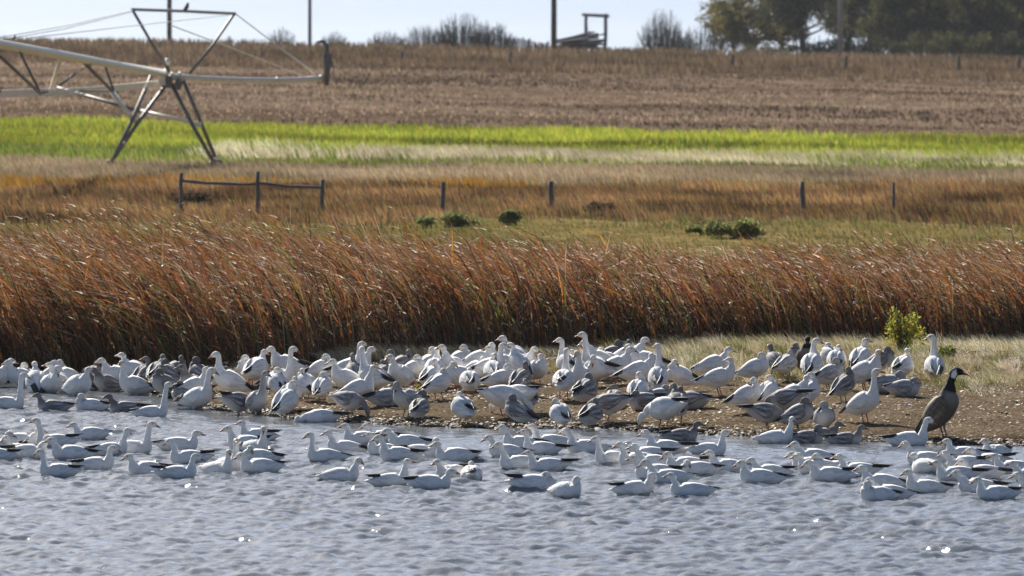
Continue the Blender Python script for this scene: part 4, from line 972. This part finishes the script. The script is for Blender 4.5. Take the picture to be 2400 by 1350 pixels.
ORD = ['first', 'second', 'third', 'fourth', 'fifth', 'sixth', 'seventh', 'eighth', 'ninth', 'tenth', 'eleventh', 'twelfth', 'thirteenth', 'fourteenth', 'fifteenth', 'sixteenth', 'seventeenth', 'eighteenth']
items = [dict(x=q[0], yb=q[1], yt=q[2], yaw=q[3], pose=q[4], kind=q[5], turn=q[6], mode=m) for m, L in (('stand', BANK), ('sit', SIT), ('swim', SWIM)) for q in L]
def zone(q):
    x, y = q['x'], q['yb']
    if q['mode'] == 'swim' and y > 1020:
        row = 'back row' if y < 1070 else ('middle row' if y < 1118 else 'nearest row')
        side = ['far left', 'left of centre', 'right of centre', 'far right'][min(3, max(0, int(x // 620)))]
        return '%s, %s' % (row, side)
    side = 'shallows, far left' if x < 420 else 'crowd left of centre' if x < 800 else 'crowd at centre' if x < 1180 else 'crowd right of centre' if x < 1620 else ('bank, right third' if x < 1995 else 'bank, far right')
    return ('rear ' if y < 930 else 'front ') + side
words = {'u': 'neck raised', 't': 'head laid back', 'c': 'head bent down', 'f': 'feeding head down'}
acts = {'stand': 'standing', 'sit': 'resting', 'swim': 'swimming'}
cols = {'white': 'white', 'grey': 'brownish grey', 'pale': 'pale grey', 'dark': 'black necked'}
buck = {}
for q in items:
    t = (q['yb'] - q['yt']) / ((q['yb'] - 100) / HC)
    if q['pose'] == 'u' and t < (.30 if q['mode'] == 'swim' and q['yb'] > 1020 else .47): w_ = 'neck low' if t < (.235 if q['mode'] == 'swim' else .40) else 'neck half raised'
    else: w_ = words[q['pose']]
    q['key'] = (cols[q['kind']], acts[q['mode']], w_, facing(q['yaw']), zone(q)); buck.setdefault(q['key'], []).append(q)
for key, L in buck.items():
    L.sort(key=lambda q: q['x'])
    for i, q in enumerate(L):
        o_ = '' if len(L) == 1 else (', ' + ORD[i] + ' from left')
        q['label'] = '%s goose %s %s, %s; %s%s' % (key[0], key[1], key[3], key[2], key[4], o_)
        if len(q['label'].replace(',', ' ').replace(';', ' ').split()) > 16: q['label'] = q['label'].replace(' from left', '').replace(' half raised', ' raised a bit').replace('brownish grey', 'brownish')
        if len(q['label'].replace(',', ' ').replace(';', ' ').split()) > 16: q['label'] = q['label'].replace(' raised a bit', ' bent').replace('forward ', 'forward-')
LBL = {(1888, 880): 'black necked goose with white cheek upright behind a white goose', (2212, 1024): 'big dark brown goose, black neck, white cheek, upright at the water edge'}

cache = {}
def build_goose(q, i):
    rs = random.Random(i * 7 + 3)
    kind, mode, pose = q['kind'], q['mode'], q['pose']
    water = mode == 'swim'
    g = on_ground(q['x'], q['yb'], water)
    sc = F / g.y; tot = (q['yb'] - q['yt']) / sc
    s = {'stand': 1.0, 'sit': .97, 'swim': .93}[mode] * rs.uniform(.94, 1.06)
    if water and q['yb'] > 1020: s = rs.uniform(.85, .97)
    if kind in ('grey', 'pale'): s *= .93
    if kind == 'dark': s = 1.30 if q['x'] > 2000 else .98
    pitch = R({'stand': 25, 'sit': 6, 'swim': 3}[mode] + rs.uniform(-7, 9) * (1 if mode == 'stand' else .6)) if kind != 'dark' else R(54 if q['x'] > 2000 else 40)
    if pose == 'f': pitch = R(-4 if mode != 'swim' else 0)
    zoff = {'stand': .226, 'sit': .10, 'swim': .048}[mode]
    dn = False; ha = R(rs.uniform(-20, 7)); plump = rs.uniform(.96, 1.05) * (1.13 if mode != 'swim' and kind != 'dark' else 1.0)
    turn = R(q['turn'] + rs.uniform(-14, 14))
    tz = .16 * math.sin(pitch)
    xh = .2 + rs.uniform(-.015, .02)
    if pose == 'u':
        zh = tot / s - zoff - .083
        if zh < .10 + tz: zh = .10 + tz
        mx = (.37 if kind != 'dark' else .45) + tz
        if zh > mx: s *= min(1.12, (tot / s) / (mx + zoff + .083)); zh = mx
        if zh > .24: xh += .012
        else: xh += .02
    elif pose == 't':
        pk = rs.random() ** 1.5; zh = .070 + tz + .07 * pk; turn = R(rs.choice([-1, 1]) * rs.uniform(115, 190)); ha = R(-20 - 42 * pk); xh = .175 + .02 * pk
        plump *= 1.08; hh = zoff + .165 + tz; s = min(max(s, .82 * tot / hh), 1.25) if tot / hh / s > 1.05 else s
        if tot / hh < .9 * s: s = max(.86, .97 * tot / hh)
    elif pose == 'c':
        zh = max(.13 + tz, min(.24, tot / s - zoff - .05)); ha = R(-78); turn += R(rs.uniform(-25, 25)); xh = .205; plump *= 1.05
    else:
        dn = True; zh = -.13 if mode == 'stand' else -.045; ha = R(-72)
        plump *= 1.05
    root = link('goose' if kind != 'dark' else 'dark_goose', None)
    root.location = g; root.rotation_euler = (0, 0, R(q['yaw'])); root.scale = (s, s, s)
    lab = LBL.get((q['x'], q['yb']), q['label'])
    grp = {'stand': 'geese standing on the bank and in the shallows', 'sit': 'geese resting on the bank', 'swim': 'geese swimming on the lake'}[mode]
    prop(root, lab, 'goose', grp)
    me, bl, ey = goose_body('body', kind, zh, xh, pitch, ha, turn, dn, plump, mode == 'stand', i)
    off = Vector((-.03, 0, zoff))
    b = link('body', me, root); b.location = off
    o = link('bill', SM['bill_pink' if kind == 'white' else 'bill_dark'], root); o.location = off + bl; o.rotation_euler = (0, -ha, turn); o.scale = (1.25, 1.25, 1.25)
    if kind == 'dark': o.scale = (1.3, 1.1, 1.0)
    for e_ in ey:
        o = link('eye', SM['eye'], root); o.location = off + e_; o.scale = (1.2,) * 3
    m = Matrix.Identity(4); m[2][0] = math.tan(pitch)     # the wings follow the slope of the back
    big = rs.random() < .14
    lift = R(rs.uniform(3, 13)) if rs.random() < .3 else R(rs.uniform(-3, 4))
    for sd_ in (1, -1):
        o = link('wing', SM['wing_%s_%d' % (kind, sd_)], root); o.location = off; o.rotation_euler = (0, -pitch, 0); o.scale = (1.0, plump, plump)
        o = link('wing_tip', SM['tip_%d' % sd_], root); o.location = off; o.rotation_euler = (0, -pitch + lift, R(rs.uniform(-4, 4))); o.scale = (1.0 + rs.uniform(-.06, .1) + (.22 if big else 0), plump * (1.35 if big else 1), plump)
        if mode == 'stand' :
            o = link('leg', SM['leg_dark' if kind != 'white' else 'leg_pink'], root)
            o.location = Vector((-.005 + sd_ * rs.uniform(-.03, .03), sd_ * .05, .226))
for i, q in enumerate(items): build_goose(q, i)

# ------------------------------------------------------------------ air
def haze():
    m = bpy.data.materials.new('haze'); m.use_nodes = True; nt = m.node_tree; nt.nodes.clear()
    o = nt.nodes.new('ShaderNodeOutputMaterial'); v = nt.nodes.new('ShaderNodeVolumePrincipled')
    v.inputs['Color'].default_value = (.86, .92, 1, 1); v.inputs['Density'].default_value = 0.00006; v.inputs['Anisotropy'].default_value = .2
    nt.links.new(v.outputs[0], o.inputs['Volume'])
    mb = MB().box((0, 4450, 3), (8000, 9300, 36))
    h = mb.build('haze', m, None, False); prop(h, kind='stuff')
haze()
